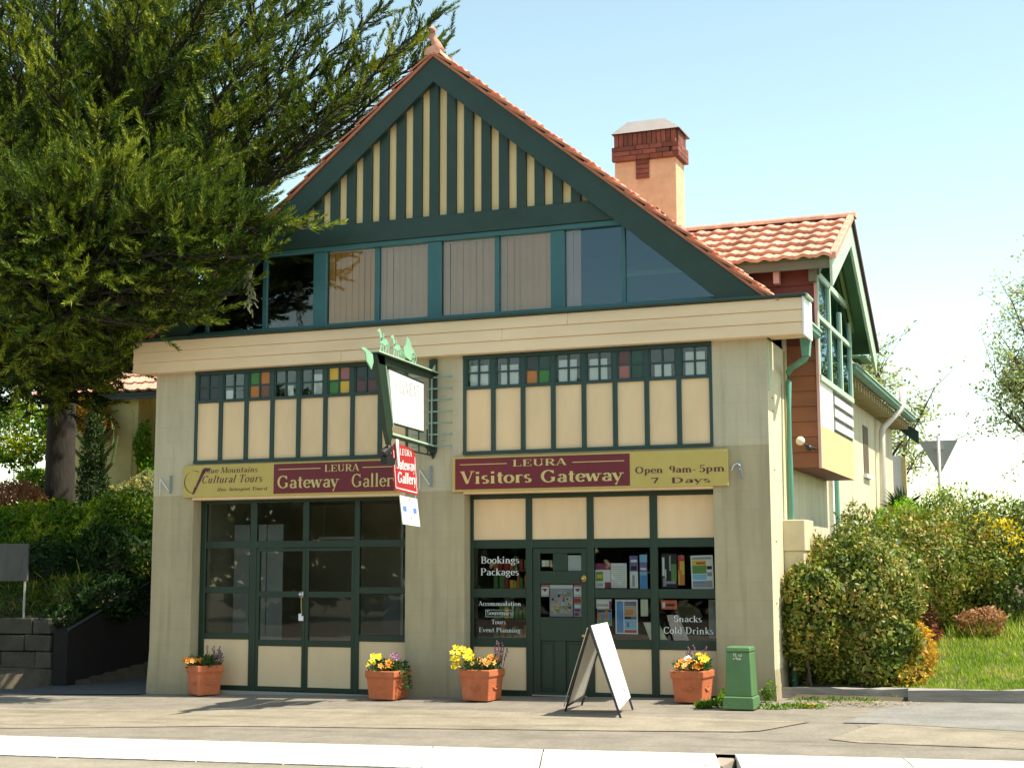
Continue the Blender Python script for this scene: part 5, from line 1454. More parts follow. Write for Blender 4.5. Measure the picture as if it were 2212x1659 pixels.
for o in list(bpy.data.objects):
    if o.get('category') in ('flower pot', 'flowers'):
        o['label'] = o['label'].replace(' pot plants', '').replace(', pot pot', ' pot').replace(', pot plants', '').replace(', pot', '').replace(', plants', '')
LBL = {'flower pot': ['leftmost terracotta pot, turned cornerwise at the left pier', 'terracotta pot against the left side of the middle pier', 'terracotta pot against the right side of the middle pier', 'rightmost terracotta pot, next to the green pillar'],
       'flowers': ['row of orange pansies in the leftmost terracotta pot', 'yellow, orange and purple flowers trailing right, left of the middle pier', 'bright yellow flowers leaning left in the pot right of the middle pier', 'orange pansies with one white bloom in the rightmost pot']}
for cat_, ls in LBL.items():
    obs = sorted([o for o in bpy.data.objects if o.get('category') == cat_], key=lambda o: o.location.x)
    for o, l in zip(obs, ls): o['label'] = l

# sandwich board
sb = empty('sandwich_board', (6.65, -1.3, gp_(6.65, -1.3))); tag(sb, 'white folding sandwich board standing on the footpath before the green door', 'sandwich board')
def V3(x, y, dz=0): return Vector((x, y, gp_(x, y) + dz))
Bn, Bf = V3(7.015, -1.68), V3(6.945, -1.0)
An, Af = V3(6.23, -1.17), V3(6.235, -.62)
Tn, Tf = Vector((6.66, -1.60, .97)), Vector((6.655, -1.02, .985))
def bar_(mb, p, q, r): mb.tube([p, q], r, 6)
mb = MB()
for p, q in ((Bn, Tn), (Bf, Tf), (Tn, Tf)): bar_(mb, p, q, .012)
build('frame', mb, BLACK, sb)
mb = MB()
for p, q in ((An, Tn), (Af, Tf), (An.lerp(Tn, .06), Af.lerp(Tf, .12))): bar_(mb, p, q, .013)
build('frame', mb, BLACK, sb)
mb = MB(); bar_(mb, An + Vector((-.012, -.012, .05)), Tn + Vector((-.022, -.012, 0)), .006); build('edge_trim', mb, CHROME, sb)
def plate(a, b_, c, d, off, m, nm):
    n = (b_ - a).cross(d - a).normalized() * off; e = n.normalized() * .006
    mb = MB(); q = [p + n for p in (a, b_, c, d)]; w_ = [p + n + e for p in (a, b_, c, d)]
    mb.add(q + w_, [(0, 1, 2, 3), (7, 6, 5, 4), (0, 4, 5, 1), (1, 5, 6, 2), (2, 6, 7, 3), (3, 7, 4, 0)])
    return build(nm, mb, m, sb)
r0, r1 = Bn.lerp(Tn, .09), Bf.lerp(Tf, .14)
pr_ = plate(r0, r1, Tf + Vector((0, 0, .02)), Tn + Vector((0, 0, .02)), .012, WHITE, 'sign_panel')
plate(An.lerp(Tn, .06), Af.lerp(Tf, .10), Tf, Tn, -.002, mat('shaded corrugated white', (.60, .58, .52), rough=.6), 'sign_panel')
n_ = (r1 - r0).cross(Tn - r0).normalized() * .0205
uu, vv = (r1 - r0), (Tn - r0)
mb = MB()
INKB = mat('faint violet ink', (.30, .28, .55), rough=.7, bump=0)
INKP = mat('faint pink ink', (.72, .45, .45), rough=.7, bump=0)
def onp(u, v): return r0 + uu * u + vv * v + n_
for u0, v0, u1, v1 in ((.2, .145, .42, .17), (.45, .16, .62, .185), (.22, .06, .5, .08), (.55, .075, .68, .09), (.66, .10, .80, .16)): mb.quad(onp(u0, v0), onp(u1, v0), onp(u1, v1), onp(u0, v1))
build('printed_mark', mb, INKB, sb)['kind'] = 'stuff'
mb = MB()
for u0, v0, u1, v1 in ((.2, .80, .34, .81), (.4, .82, .55, .83), (.6, .85, .75, .86)): mb.quad(onp(u0, v0), onp(u1, v0), onp(u1, v1), onp(u0, v1))
build('printed_mark', mb, INKP, sb)['kind'] = 'stuff'

# green telecom pillar
x0, x1, y0, y1 = 7.945, 8.225, -.895, -.62
z = gp_(8.08, -.76)
tp = empty('utility_pillar', (8.08, -.76, z)); tag(tp, 'squat green plastic utility pillar standing before the right pier', 'utility pillar')
def frustum(mb, cx, cy, a0, b0, a1, b1, z0, z1):
    vs = [(cx - a0, cy - b0, z0), (cx + a0, cy - b0, z0), (cx + a0, cy + b0, z0), (cx - a0, cy + b0, z0), (cx - a1, cy - b1, z1), (cx + a1, cy - b1, z1), (cx + a1, cy + b1, z1), (cx - a1, cy + b1, z1)]
    mb.add(vs, [(3, 2, 1, 0), (4, 5, 6, 7), (0, 1, 5, 4), (1, 2, 6, 5), (2, 3, 7, 6), (3, 0, 4, 7)])
mb = MB(); frustum(mb, 8.085, -.755, .175, .165, .165, .155, z, z + .135); build('base', mb, PILLAR, tp, bevel=.012)
mb = MB(); frustum(mb, 8.085, -.755, .150, .140, .130, .120, z + .135, z + .60); build('body', mb, PILLAR, tp, bevel=.010)
mb = MB(); frustum(mb, 8.085, -.755, .137, .127, .130, .120, z + .60, z + .655); build('cap', mb, PILLAR, tp, bevel=.012)
mb = MB(); text_mb('TL 85', 8.03, 8.13, z + .555, .03, mb=mb, y=-.8845); text_mb('4 9am-', 8.03, 8.13, z + .52, .028, mb=mb, y=-.8865)
build('stencil_mark', mb, WHITE, tp)['kind'] = 'stuff'

# timber sleepers edging the lawn
se = empty('sleeper_edging', (9.5, .2, gp_(9.5, .2))); tag(se, 'weathered timber sleepers edging the lawn right of the shop', 'edging')
def sleeper(xa, xb, ya, yb, h, seed):
    r_ = random.Random(seed); mb = MB(); n = 10
    vs = []
    for i in range(n + 1):
        t_ = i / n; x = xa + (xb - xa) * t_; y = ya + (yb - ya) * t_; z = gp_(x, 0) - .02
        j = lambda s: r_.uniform(-s, s)
        vs += [(x, y + j(.008), z), (x, y + j(.008), z + h + j(.012)), (x, y + .17 + j(.01), z + h + j(.012)), (x, y + .17, z)]
    fs = []
    for i in range(n):
        for k in range(4): fs.append((i * 4 + k, i * 4 + 4 + k, i * 4 + 4 + (k + 1) % 4, i * 4 + (k + 1) % 4))
    fs += [(0, 1, 2, 3), tuple(n * 4 + k for k in (3, 2, 1, 0))]
    mb.add(vs, fs); return build('sleeper', mb, TIMBER, se)
sleeper(8.31, 9.72, .30, .20, .135, 1); sleeper(9.73, 11.6, .08, .03, .14, 2); sleeper(11.61, 13.6, .03, .0, .14, 3)

# give way sign seen from behind
gw = empty('give_way_sign', (9.33, 10, 1.2)); tag(gw, 'grey back of an inverted triangular road sign on a pole above the hedge', 'road sign')
mb = MB(); mb.prism([(8.985, 3.80), (9.655, 3.80), (9.325, 3.18)], 'y', 9.96, 9.965); build('sign_plate', mb, SIGNBK, gw, bevel=0)
mb = MB(); mb.tube([(9.335, 9.90, .8), (9.328, 9.90, 3.88)], .030, 10); build('pole', mb, GALV, gw, smooth=True)
for zz in (3.66, 3.36):
    mb = MB(); mb.box(9.25, 9.41, 9.925, 9.96, zz - .02, zz + .02); build('bracket', mb, GALV, gw)

# ================================================================== LEFT SIDE: terrace walls, cottage
rw = empty('retaining_wall', (-2, 4, 0)); tag(rw, 'dark brick retaining wall with metal rail beside the shaded driveway', 'wall')
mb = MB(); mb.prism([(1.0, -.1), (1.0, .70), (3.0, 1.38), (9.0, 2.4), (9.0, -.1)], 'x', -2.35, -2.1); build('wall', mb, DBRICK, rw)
mb = MB(); mb.tube([(-2.1, 1.0, .74), (-2.1, 3.0, 1.42), (-2.1, 9.0, 2.45)], .022, 8); build('rail', mb, mat('dull dark rail', (.05, .055, .06), rough=.5), rw)
sw = empty('sandstone_wall', (-4, 1.1, 0)); tag(sw, 'low wall of sandstone blocks darkened for tree shade at the left edge', 'wall')
for r_ in range(4):
    x = -2.42 - (.0 if r_ % 2 else .22) + random.uniform(-.03, .03); 
    x = -2.36 - r_ * .02
    first = True
    while x > -8:
        w = random.uniform(.42, .66) * (.55 if first and r_ % 2 else 1); first = False
        zz = gp_(x, 0) + r_ * .245 - .01
        mb = MB(); j = lambda: random.uniform(-.012, .012)
        a, b_ = x - w + .008, x - .008
        q = [(a + j(), 1.0 + j(), zz + .006 + j() * .4), (b_ + j(), 1.0 + j(), zz + .006 + j() * .4), (b_ + j(), 1.0 + j(), zz + .236 + j() * .4), (a + j(), 1.0 + j(), zz + .236 + j() * .4)]
        back = [(p[0], 1.3, p[2]) for p in q]
        mb.add(q + back, [(0, 1, 2, 3), (4, 7, 6, 5), (0, 4, 5, 1), (1, 5, 6, 2), (2, 6, 7, 3), (3, 7, 4, 0)])
        build('stone', mb, STONE, sw, bevel=.012)
        x -= w
nb = empty('notice_board', (-3.4, 1.25, .95)); tag(nb, 'blank grey weathered board on thin posts above the sandstone wall', 'notice board')
mb = MB(); mb.box(-4.6, -2.95, 1.10, 1.14, 1.43, 1.985); build('board', mb, GREYBD, nb, bevel=.006)
mb = MB(); mb.tube([(-3.03, 1.16, .9), (-3.03, 1.16, 1.9)], .018, 6); build('post', mb, GALV, nb)
mb = MB(); mb.tube([(-4.45, 1.16, .9), (-4.45, 1.16, 1.9)], .018, 6); build('post', mb, GALV, nb)

ct = empty('cottage', (-7.5, 10, 3)); tag(ct, 'yellow rendered cottage with red tiled roof half hidden by the tree', 'house')
mb = MB(); mb.box(-8.9, -6.76, 9.0, 13, 2.2, 5.2); mb.box(-8.9, -4.0, 9.42, 13, 2.2, 5.2); build('wall', mb, COTW, ct)
mb = MB(); mb.box(-8.5, -6.9, 8.985, 9.0, 4.88, 4.93); mb.box(-6.93, -6.88, 8.985, 9.0, 3.2, 4.88); build('wall_moulding', mb, COTW, ct)
mb = MB(); mb.box(-9.1, -4.0, 8.78, 8.84, 5.13, 5.30); build('eave_gutter', mb, mat('slate blue gutter', (.04, .055, .07), rough=.5), ct)
mb = MB(); mb.box(-9.1, -4.0, 8.84, 9.42, 5.2, 5.22); build('soffit', mb, COTW, ct)
mb = MB(); mb.box(-6.60, -5.2, 9.39, 9.41, 3.9, 5.1); cw = build('window', mb, mat('dark cottage window', (.012, .012, .02), rough=.15), ct)
mb = MB()
for zz in (4.05, 4.3, 4.55, 4.8): mb.box(-6.60, -5.2, 9.375, 9.392, zz, zz + .02)
for xx in (-6.45, -6.2, -5.9): mb.box(xx, xx + .015, 9.373, 9.39, 3.9, 5.1)
build('glazing_bar', mb, mat('dim bar', (.12, .11, .14)), cw)
mb = MB(); mb.prism([(8.75, 5.28), (11.5, 7.2), (14, 5.3), (14, 5.2), (11.5, 7.1), (8.75, 5.2)], 'x', -9.3, -4.0); rfc = build('roof', mb, DTEAL, ct)
rot, U, V, N = slope_rot((0, -2.75, -1.92))
me2 = meshonly('tile', tile_mb(.27, .37, .03, .035), TERRA)
for c in range(7):
    for kx in range(20):
        P = Vector((-9.2 + kx * .262, 8.72, 5.29)) - V * ((c + 1) * .33) + N * .012
        piece('tile', me2, P, rfc, rot @ Matrix.Rotation(R(random.uniform(-1.5, 1.5)), 3, 'Z'))

# ================================================================== VEGETATION
def crown_blob(name, ells, n, L, Wd, m, parent, origin, seed=1, out=1.0, shell=.35, up=.3, zmin=-9):
    r_ = np.random.default_rng(seed)
    areas = np.array([(e[1][0] * e[1][1] * e[1][2]) ** (2 / 3) for e in ells]); areas /= areas.sum()
    idx = r_.choice(len(ells), n, p=areas)
    c = np.array([ells[i][0] for i in idx]); rad = np.array([ells[i][1] for i in idx])
    d = r_.normal(size=(n, 3)); d /= np.linalg.norm(d, axis=1, keepdims=True)
    s = 1 - shell * r_.random(n) ** 1.5
    # lumpy outline
    ph = r_.uniform(0, 6.28, 6)
    bump = 1 + .10 * np.sin(d[:, 0] * 5 + ph[0] + c[:, 0] * 3) + .09 * np.sin(d[:, 1] * 6 + ph[1]) + .09 * np.sin(d[:, 2] * 7 + ph[2]) + .05 * np.sin((d[:, 0] + d[:, 2]) * 13 + ph[3])
    # stray sprigs
    stray = r_.random(n) < .03
    s = np.where(stray, s + r_.uniform(.03, .16, n), s)
    P = c + d * rad * (s * bump)[:, None]
    D = d * out + r_.normal(size=(n, 3)) * .7 + np.array([0, 0, up])
    keep = P[:, 2] > zmin
    inside = np.zeros(n, bool)
    for j, e in enumerate(ells):
        q = ((P - np.array(e[0])) / np.array(e[1])); inside |= (np.sum(q * q, 1) < .50)
    keep &= ~inside
    P, D, dk = P[keep], D[keep], d[keep]
    k = len(P)
    # blades lie roughly in the crown's surface, like leaves turned to the light
    D = D - dk * (np.sum(D * dk, 1, keepdims=True)) * .6
    sz = np.where(r_.random(k) < .2, 1.5, 1.0)
    V, Q = leaves_np(P, D, L * sz * r_.uniform(.6, 1.3, k), Wd * sz * r_.uniform(.7, 1.3, k), rnd=r_, face=dk)
    o = npbuild(name, V, Q, m, parent, origin=origin)
    o['kind'] = 'stuff'
    return o

def twigs(origin, ells, parent, n=14, seed=1, r=.018):
    rr_ = random.Random(seed); mb = MB()
    for i in range(n):
        e = rr_.choice(ells); c, rad = e
        tip = Vector((c[0] + rr_.uniform(-.8, .8) * rad[0], c[1] + rr_.uniform(-.8, .8) * rad[1], c[2] + rr_.uniform(-.2, .85) * rad[2]))
        b0 = Vector((c[0] + rr_.uniform(-.3, .3) * rad[0], c[1] + rr_.uniform(-.3, .3) * rad[1], origin[2] - .1))
        mid = b0.lerp(tip, .5) + Vector((rr_.uniform(-.06, .06), rr_.uniform(-.06, .06), .05))
        mb.tube([b0, mid, tip], [r, r * .7, r * .3], 5)
    o = build('stems', mb, TWIG, parent); o['kind'] = 'stuff'
    return o

def shrub(name, label, cat, ells, n, L, Wd, m, seed=1, shell=.35, core=True, group=None, stems=14, up=.3):
    c0 = ells[0][0]; org = (c0[0], c0[1], min(e[0][2] - e[1][2] for e in ells))
    t = empty(name, org); tag(t, label, cat, group)
    crown_blob('foliage', ells, n, L, Wd, m, t, org, seed, shell=shell, up=up, zmin=org[2] - .1)
    twigs(org, ells, t, stems, seed)
    return t

HEDGE = leaf_mat('photinia leaves', (.040, .075, .010), (.25, .30, .04), (.38, .26, .06), rough=.45, transl=.22, clump=2.2, spec=.4, amp=.4)
HEDGE2 = leaf_mat('dark hedge leaves', (.030, .070, .010), (.21, .27, .045), (.34, .31, .06), rough=.45, transl=.2, clump=1.8, spec=.4, amp=.4)
LIME = leaf_mat('lime leaves', (.10, .24, .012), (.28, .46, .03), transl=.4)
YELLEAF = leaf_mat('yellow azalea', (.34, .28, .03), (.70, .48, .07), (.75, .36, .10), transl=.35)
REDLEAF = leaf_mat('bronze leaves', (.10, .035, .015), (.32, .11, .05), (.45, .20, .08), transl=.3)
GARDEN = leaf_mat('garden leaves', (.035, .10, .008), (.20, .34, .020), (.46, .48, .04), transl=.4, clump=1.3, amp=.55)
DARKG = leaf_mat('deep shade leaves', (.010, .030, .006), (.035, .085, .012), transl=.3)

shrub('photinia_bush', 'large rounded bush with red tinged leaves against the sunlit corner pier', 'bush',
      [((9.08, 1.10, .95), (.78, .66, .95)), ((8.95, 1.35, 1.40), (.55, .55, .64)), ((8.62, .62, 1.05), (.34, .30, .62)), ((9.35, 1.6, 1.38), (.50, .55, .50)), ((9.3, .85, .62), (.55, .42, .52))], 56000, .055, .031, HEDGE, 11, shell=.45)
shrub('photinia_bush', 'red tipped bush behind the rounded corner bush, below the bay', 'bush',
      [((8.95, 2.7, 1.36), (.60, .8, .86)), ((9.6, 3.4, 1.50), (.60, .7, .78)), ((10.2, 4.1, 1.55), (.55, .6, .65))], 34000, .055, .028, HEDGE, 12, shell=.4)
shrub('hedge', 'long dark glossy hedge behind the lawn at the right', 'hedge',
      [((9.7, 4.9, 1.50), (.70, .75, .95)), ((10.5, 4.6, 1.52), (.75, .8, .88)), ((11.3, 4.6, 1.60), (.75, .8, .90)), ((12.2, 4.6, 1.6), (.9, .8, .98)), ((13.3, 4.6, 1.6), (.9, .8, 1.05)), ((11.0, 4.0, 1.25), (.9, .5, .62)), ((11.9, 4.0, 1.25), (.8, .5, .62))], 70000, .06, .032, HEDGE2, 13, shell=.4)
shrub('yellow_shrub', 'yellow and orange azalea between the rounded bush and the lawn', 'shrub',
      [((9.72, 1.05, .62), (.20, .25, .34)), ((9.66, .75, .36), (.16, .2, .2))], 3200, .05, .028, YELLEAF, 14, stems=6)
shrub('bronze_shrub', 'low red bronze shrub at the top left of the lawn', 'shrub',
      [((9.55, 3.0, .80), (.30, .3, .28))], 2600, .05, .026, REDLEAF, 15, stems=6)
shrub('bronze_shrub', 'small pinkish shrub in the grass right of the bronze one', 'shrub',
      [((10.35, 3.2, .90), (.28, .25, .18))], 1500, .05, .022, leaf_mat('pinkish leaves', (.25, .14, .06), (.50, .26, .13)), 16, stems=6)
shrub('yellow_flowering_shrub', 'tall stems of yellow flowers rising out of the hedge at the right', 'shrub',
      [((10.6, 4.0, 1.9), (.22, .2, .38)), ((10.85, 4.0, 1.8), (.25, .2, .20)), ((10.35, 4.0, 2.15), (.10, .1, .18))], 900, .055, .035, leaf_mat('yellow blossom', (.55, .40, .02), (.80, .62, .03)), 17, stems=10, shell=.9)
shrub('lime_shrub', 'bright lime green shrub at the far corner of the shop wall', 'shrub',
      [((9.05, 6.3, 2.1), (.36, .4, .50)), ((9.4, 6.1, 2.0), (.3, .3, .45))], 6500, .055, .03, LIME, 18, stems=6)
shrub('background_shrub', 'yellow green shrubs behind the pole of the triangular road sign', 'shrub',
      [((9.5, 8.2, 2.15), (.7, .5, .65)), ((10.6, 8.4, 2.0), (.9, .5, .65))], 9000, .06, .03, GARDEN, 19, stems=6)
# spiky yucca
yk = empty('yucca', (9.0, 7.0, 2.2)); tag(yk, 'dark spiky yucca showing above the lime shrub', 'plant')
n = 110
d = rng.normal(size=(n, 3)); d[:, 2] = np.abs(d[:, 2]) + .15
V, Q = leaves_np(np.tile([[9.0, 7.0, 2.50]], (n, 1)) + rng.normal(size=(n, 3)) * .03, d, rng.uniform(.28, .42, n), .035, .1)
npbuild('spike_leaves', V, Q, DARKG, yk, origin=(9, 7, 2.2))['kind'] = 'stuff'
mb = MB(); mb.tube([(9.0, 7.0, 1.0), (9.0, 7.0, 2.52)], .05, 8); build('stem', mb, TWIG, yk)

# lawn blades
def blades(name, n, xr, yr, hz, h0, h1, m, seed, mask=None, w=.010):
    r_ = np.random.default_rng(seed)
    x = r_.uniform(*xr, n); y = r_.uniform(*yr, n)
    if mask is not None:
        k = mask(x, y); x, y = x[k], y[k]
    z = np.array([hz(a, b) for a, b in zip(x, y)])
    n = len(x)
    P = np.stack([x, y, z], 1)
    lean = r_.normal(size=(n, 3)) * .35; lean[:, 2] = 1
    H = r_.uniform(h0, h1, n)[:, None]
    sd_ = r_.normal(size=(n, 3)); sd_[:, 2] = 0; sd_ /= np.linalg.norm(sd_, axis=1, keepdims=True)
    a = P - sd_ * w; b = P + sd_ * w; c = P + lean * H
    V = np.stack([a, b, c], 1).reshape(-1, 3); Q = np.arange(3 * n).reshape(n, 3)
    return npbuild(name, V, Q, m)
GRASS = leaf_mat('lawn grass', (.12, .24, .015), (.32, .46, .04), (.60, .52, .18), transl=.4, clump=1.5)
def bank(x, y): return gz(x, 0) + .02 + .175 * (min(y, 6.5) - .3)
o = blades('lawn_grass', 90000, (9.45, 15), (.22, 4.6), bank, .03, .10, GRASS, 21, mask=lambda x, y: (x > 9.45 + .12 * y))
tag(o, 'sunlit rough lawn sloping up behind the timber sleepers', 'lawn', kind='stuff')
o = blades('long_grass', 5000, (9.9, 14), (3.0, 4.1), bank, .12, .28, GRASS, 22)
tag(o, 'long uncut grass at the foot of the hedge', 'grass', kind='stuff')
lawn = MB()
for a in np.arange(9.2, 15, .5):
    for b_ in np.arange(.22, 6.5, .5):
        lawn.add([(x, y, bank(x, y) + .012) for x, y in ((a, b_), (a + .5, b_), (a + .5, b_ + .5), (a, b_ + .5))], [(0, 1, 2, 3)])
tag(build('lawn', lawn, mat('lawn soil', (.12, .15, .03), rough=1, var=.4, nscale=5)), kind='structure')
# weeds by pillar and pots
WEED = leaf_mat('weed leaves', (.04, .12, .01), (.22, .34, .03), transl=.4)
def weeds(label, spots, seed, n=260):
    r_ = np.random.default_rng(seed); Ps = []
    for (cx, cy, rx, ry, hh) in spots:
        a = r_.uniform(0, 6.28, n); q = np.sqrt(r_.random(n))
        x = cx + rx * q * np.cos(a); y = cy + ry * q * np.sin(a)
        Ps.append(np.stack([x, y, np.array([gz(i, j) for i, j in zip(x, y)]) + r_.uniform(0, hh, n)], 1))
    P = np.vstack(Ps); V, Q = leaves_np(P, r_.normal(size=P.shape) + np.array([0, 0, .9]), .045, .02, rnd=r_)
    return tag(npbuild('weeds', V, Q, WEED), label, 'weeds', kind='stuff')
weeds('bright green weeds between the rightmost pot and the green pillar', [(7.78, -.62, .17, .12, .06), (7.66, -.72, .10, .06, .03), (7.82, -.25, .10, .2, .12)], 31)
weeds('low weeds at the right foot of the green pillar', [(8.42, -.72, .20, .06, .03), (8.75, -.62, .25, .05, .02)], 32, 160)
weeds('dark leafy weed growing at the foot of the right pier', [(8.28, -.12, .06, .05, .22), (8.22, -.12, .05, .05, .12)], 33, 90)
weeds('grassy fringe and leaf litter along the foot of the sleepers', [(9.0, -.05, .5, .12, .02)], 34, 200)
mb = MB()
for i in range(260):
    x, y = random.gauss(9.15, .33), random.gauss(-.25, .13); s = random.uniform(.008, .02); a = random.uniform(0, 3.14); z = gz(x, y) + .006 + random.uniform(0, .008)
    c_, s_ = math.cos(a) * s, math.sin(a) * s
    mb.quad((x - c_, y - s_, z), (x + s_, y - c_, z + .004), (x + c_, y + s_, z), (x - s_, y + c_, z + .003))
tag(build('leaf_litter', mb, mat('dry litter', (.42, .33, .20), rough=.9, island=.4)), 'dry pale leaf litter on the asphalt before the sleepers', 'leaf litter', kind='stuff')
mb = MB(); mb.prism([(8.66, -.60), (8.82, -.62), (8.84, -.54), (8.70, -.52)], 'z', gz(8.7, -.6) + .002, gz(8.7, -.6) + .04); tag(build('fallen_leaf', mb, ORANGE, bevel=.01), 'dead orange brown leaf lying on the ground right of the pillar', 'leaf')
for (x, y, cn, lb) in ((3.02, -.55, 'pink', 'pink petal fallen on the ground before the gallery doors'), (2.45, -.70, 'orange', 'orange petal fallen on the ground, farther left of the pink one')):
    tag(piece('petal', BLM[cn], (x, y, gz(x, y) + .008), B) if False else link('petal', BLM[cn], None, (x, y, gz(x, y) + .008), None), lb, 'petal')

# left garden
shrub('garden_bush', 'sunlit yellow green bush on the terrace left of the shop', 'bush',
      [((-3.4, 4.0, 2.15), (.95, .8, .62)), ((-4.6, 4.2, 2.05), (.95, .8, .62)), ((-5.9, 4.3, 2.0), (1.0, .8, .62)), ((-2.75, 4.8, 2.35), (.7, .8, .55))], 42000, .075, .04, GARDEN, 41, shell=.4)
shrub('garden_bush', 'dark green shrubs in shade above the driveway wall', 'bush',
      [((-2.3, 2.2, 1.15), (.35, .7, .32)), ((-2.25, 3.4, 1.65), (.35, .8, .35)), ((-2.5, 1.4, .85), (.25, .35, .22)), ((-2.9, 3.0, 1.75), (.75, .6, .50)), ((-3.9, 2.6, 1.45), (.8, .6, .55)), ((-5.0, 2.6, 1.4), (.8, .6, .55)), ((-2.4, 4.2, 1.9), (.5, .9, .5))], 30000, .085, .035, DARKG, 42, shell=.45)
shrub('grass_clump', 'drooping strappy leaves spilling over the terrace wall', 'plant',
      [((-2.75, 1.9, 1.15), (.45, .4, .35)), ((-3.5, 1.5, 1.15), (.4, .3, .28)), ((-2.2, 3.4, 1.65), (.30, .7, .25))], 6000, .16, .018, leaf_mat('strap leaves', (.03, .08, .01), (.16, .24, .03), (.32, .22, .05), transl=.4), 43, shell=.7)
shrub('rust_bush', 'rust orange bush at the left edge below the conifer trunk', 'bush',
      [((-6.6, 5.0, 2.75), (.62, .5, .42))], 6000, .06, .03, leaf_mat('rust leaves', (.22, .08, .03), (.42, .20, .10), transl=.3), 44)
shrub('flowering_bush', 'pale yellow flowering bush before the cottage wall', 'bush',
      [((-4.9, 7.0, 3.0), (.8, .5, .42)), ((-3.9, 6.6, 2.95), (.6, .5, .45))], 10000, .06, .03, leaf_mat('pale blossom bush', (.10, .15, .04), (.34, .34, .16), (.75, .60, .10), transl=.35), 45)
shrub('red_bush', 'red and purple flowering bush beside the left pier', 'bush',
      [((-3.35, 5.8, 2.55), (.40, .4, .50)), ((-3.1, 5.6, 2.85), (.35, .35, .25))], 5500, .055, .03, leaf_mat('red purple bush', (.06, .05, .09), (.20, .12, .16), (.60, .10, .07), transl=.3), 46)
shrub('green_shrub', 'bright green leafy shrub with red flowers at the far left edge', 'shrub',
      [((-7.7, 6.5, 4.25), (.75, .5, .72)), ((-6.8, 6.0, 3.2), (.35, .4, .3))], 9000, .075, .04, GARDEN, 47)
shrub('climbing_vine', 'green vine climbing the corner of the cottage window', 'vine',
      [((-6.55, 8.9, 4.15), (.16, .15, .42)), ((-6.2, 8.8, 3.5), (.35, .2, .38))], 3000, .08, .04, LIME, 48, stems=8)
shrub('brown_vine', 'brown and gold leaved vine hanging at the left end of the cottage eave', 'vine',
      [((-8.2, 8.7, 4.95), (.7, .2, .30)), ((-7.6, 8.75, 4.6), (.4, .2, .3))], 3500, .08, .04, leaf_mat('gold leaves', (.20, .10, .02), (.42, .26, .05)), 49, stems=10)
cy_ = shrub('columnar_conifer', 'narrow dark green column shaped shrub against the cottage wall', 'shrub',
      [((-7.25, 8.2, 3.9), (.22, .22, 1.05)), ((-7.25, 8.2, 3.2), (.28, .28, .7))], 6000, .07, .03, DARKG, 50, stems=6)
mb = MB()
for s in (-1, 1):
    for k in range(3): mb.tube([(-7.25 + s * .15, 8.2, 3.4 + .35 * k), (-7.25 + s * .5, 8.15, 3.75 + .35 * k), (-7.25 + s * (.62 - .1 * k), 8.15, 4.3 + .2 * k)], [.04, .035, .02], 6)
build('limb', mb, mat('mossy limb', (.10, .14, .04), rough=.9), cy_)

# ------------------------------------------------------------------ the great conifer on the left
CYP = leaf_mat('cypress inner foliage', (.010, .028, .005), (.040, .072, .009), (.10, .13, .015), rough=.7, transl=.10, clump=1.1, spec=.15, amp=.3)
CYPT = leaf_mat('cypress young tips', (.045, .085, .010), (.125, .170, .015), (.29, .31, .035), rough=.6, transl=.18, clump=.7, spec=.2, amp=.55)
def spray_template(n=38, seed=0):
    """one feathery cypress spray: thin leaflets set round a short stem, pointing up it. returns (n,4,3)"""
    r_ = np.random.default_rng(seed)
    t = np.linspace(.05, 1, n)
    az = np.arange(n) * 2.4
    base = np.stack([np.zeros(n), np.zeros(n), t * .9], 1)
    open_ = .85 - .45 * t
    d = np.stack([np.cos(az) * open_, np.sin(az) * open_, np.ones(n) * .9], 1); d /= np.linalg.norm(d, axis=1, keepdims=True)
    L = (.28 * (1 - .45 * t) * r_.uniform(.8, 1.2, n))[:, None]
    s = np.cross(d, r_.normal(size=(n, 3))); s /= np.linalg.norm(s, axis=1, keepdims=True)
    w = .029
    return np.stack([base + d * L * .12 + s * w, base + d * L, base + d * L * .12 - s * w], 1)

def sprays(P, D, size, seed=0, ntem=5):
    r_ = np.random.default_rng(seed)
    T = np.stack([spray_template(38, k) for k in range(ntem)])
    n = len(P)
    D = D / np.linalg.norm(D, axis=1, keepdims=True)
    A = np.cross(D, r_.normal(size=(n, 3))); A /= np.linalg.norm(A, axis=1, keepdims=True)
    Bv = np.cross(D, A)
    M_ = np.stack([A, Bv, D], 2) * size[:, None, None]
    t = T[r_.integers(0, ntem, n)]
    V = np.einsum('nij,nklj->nkli', M_, t) + P[:, None, None, :]
    V = V.reshape(-1, 3)
    return V, np.arange(len(V)).reshape(-1, 3)

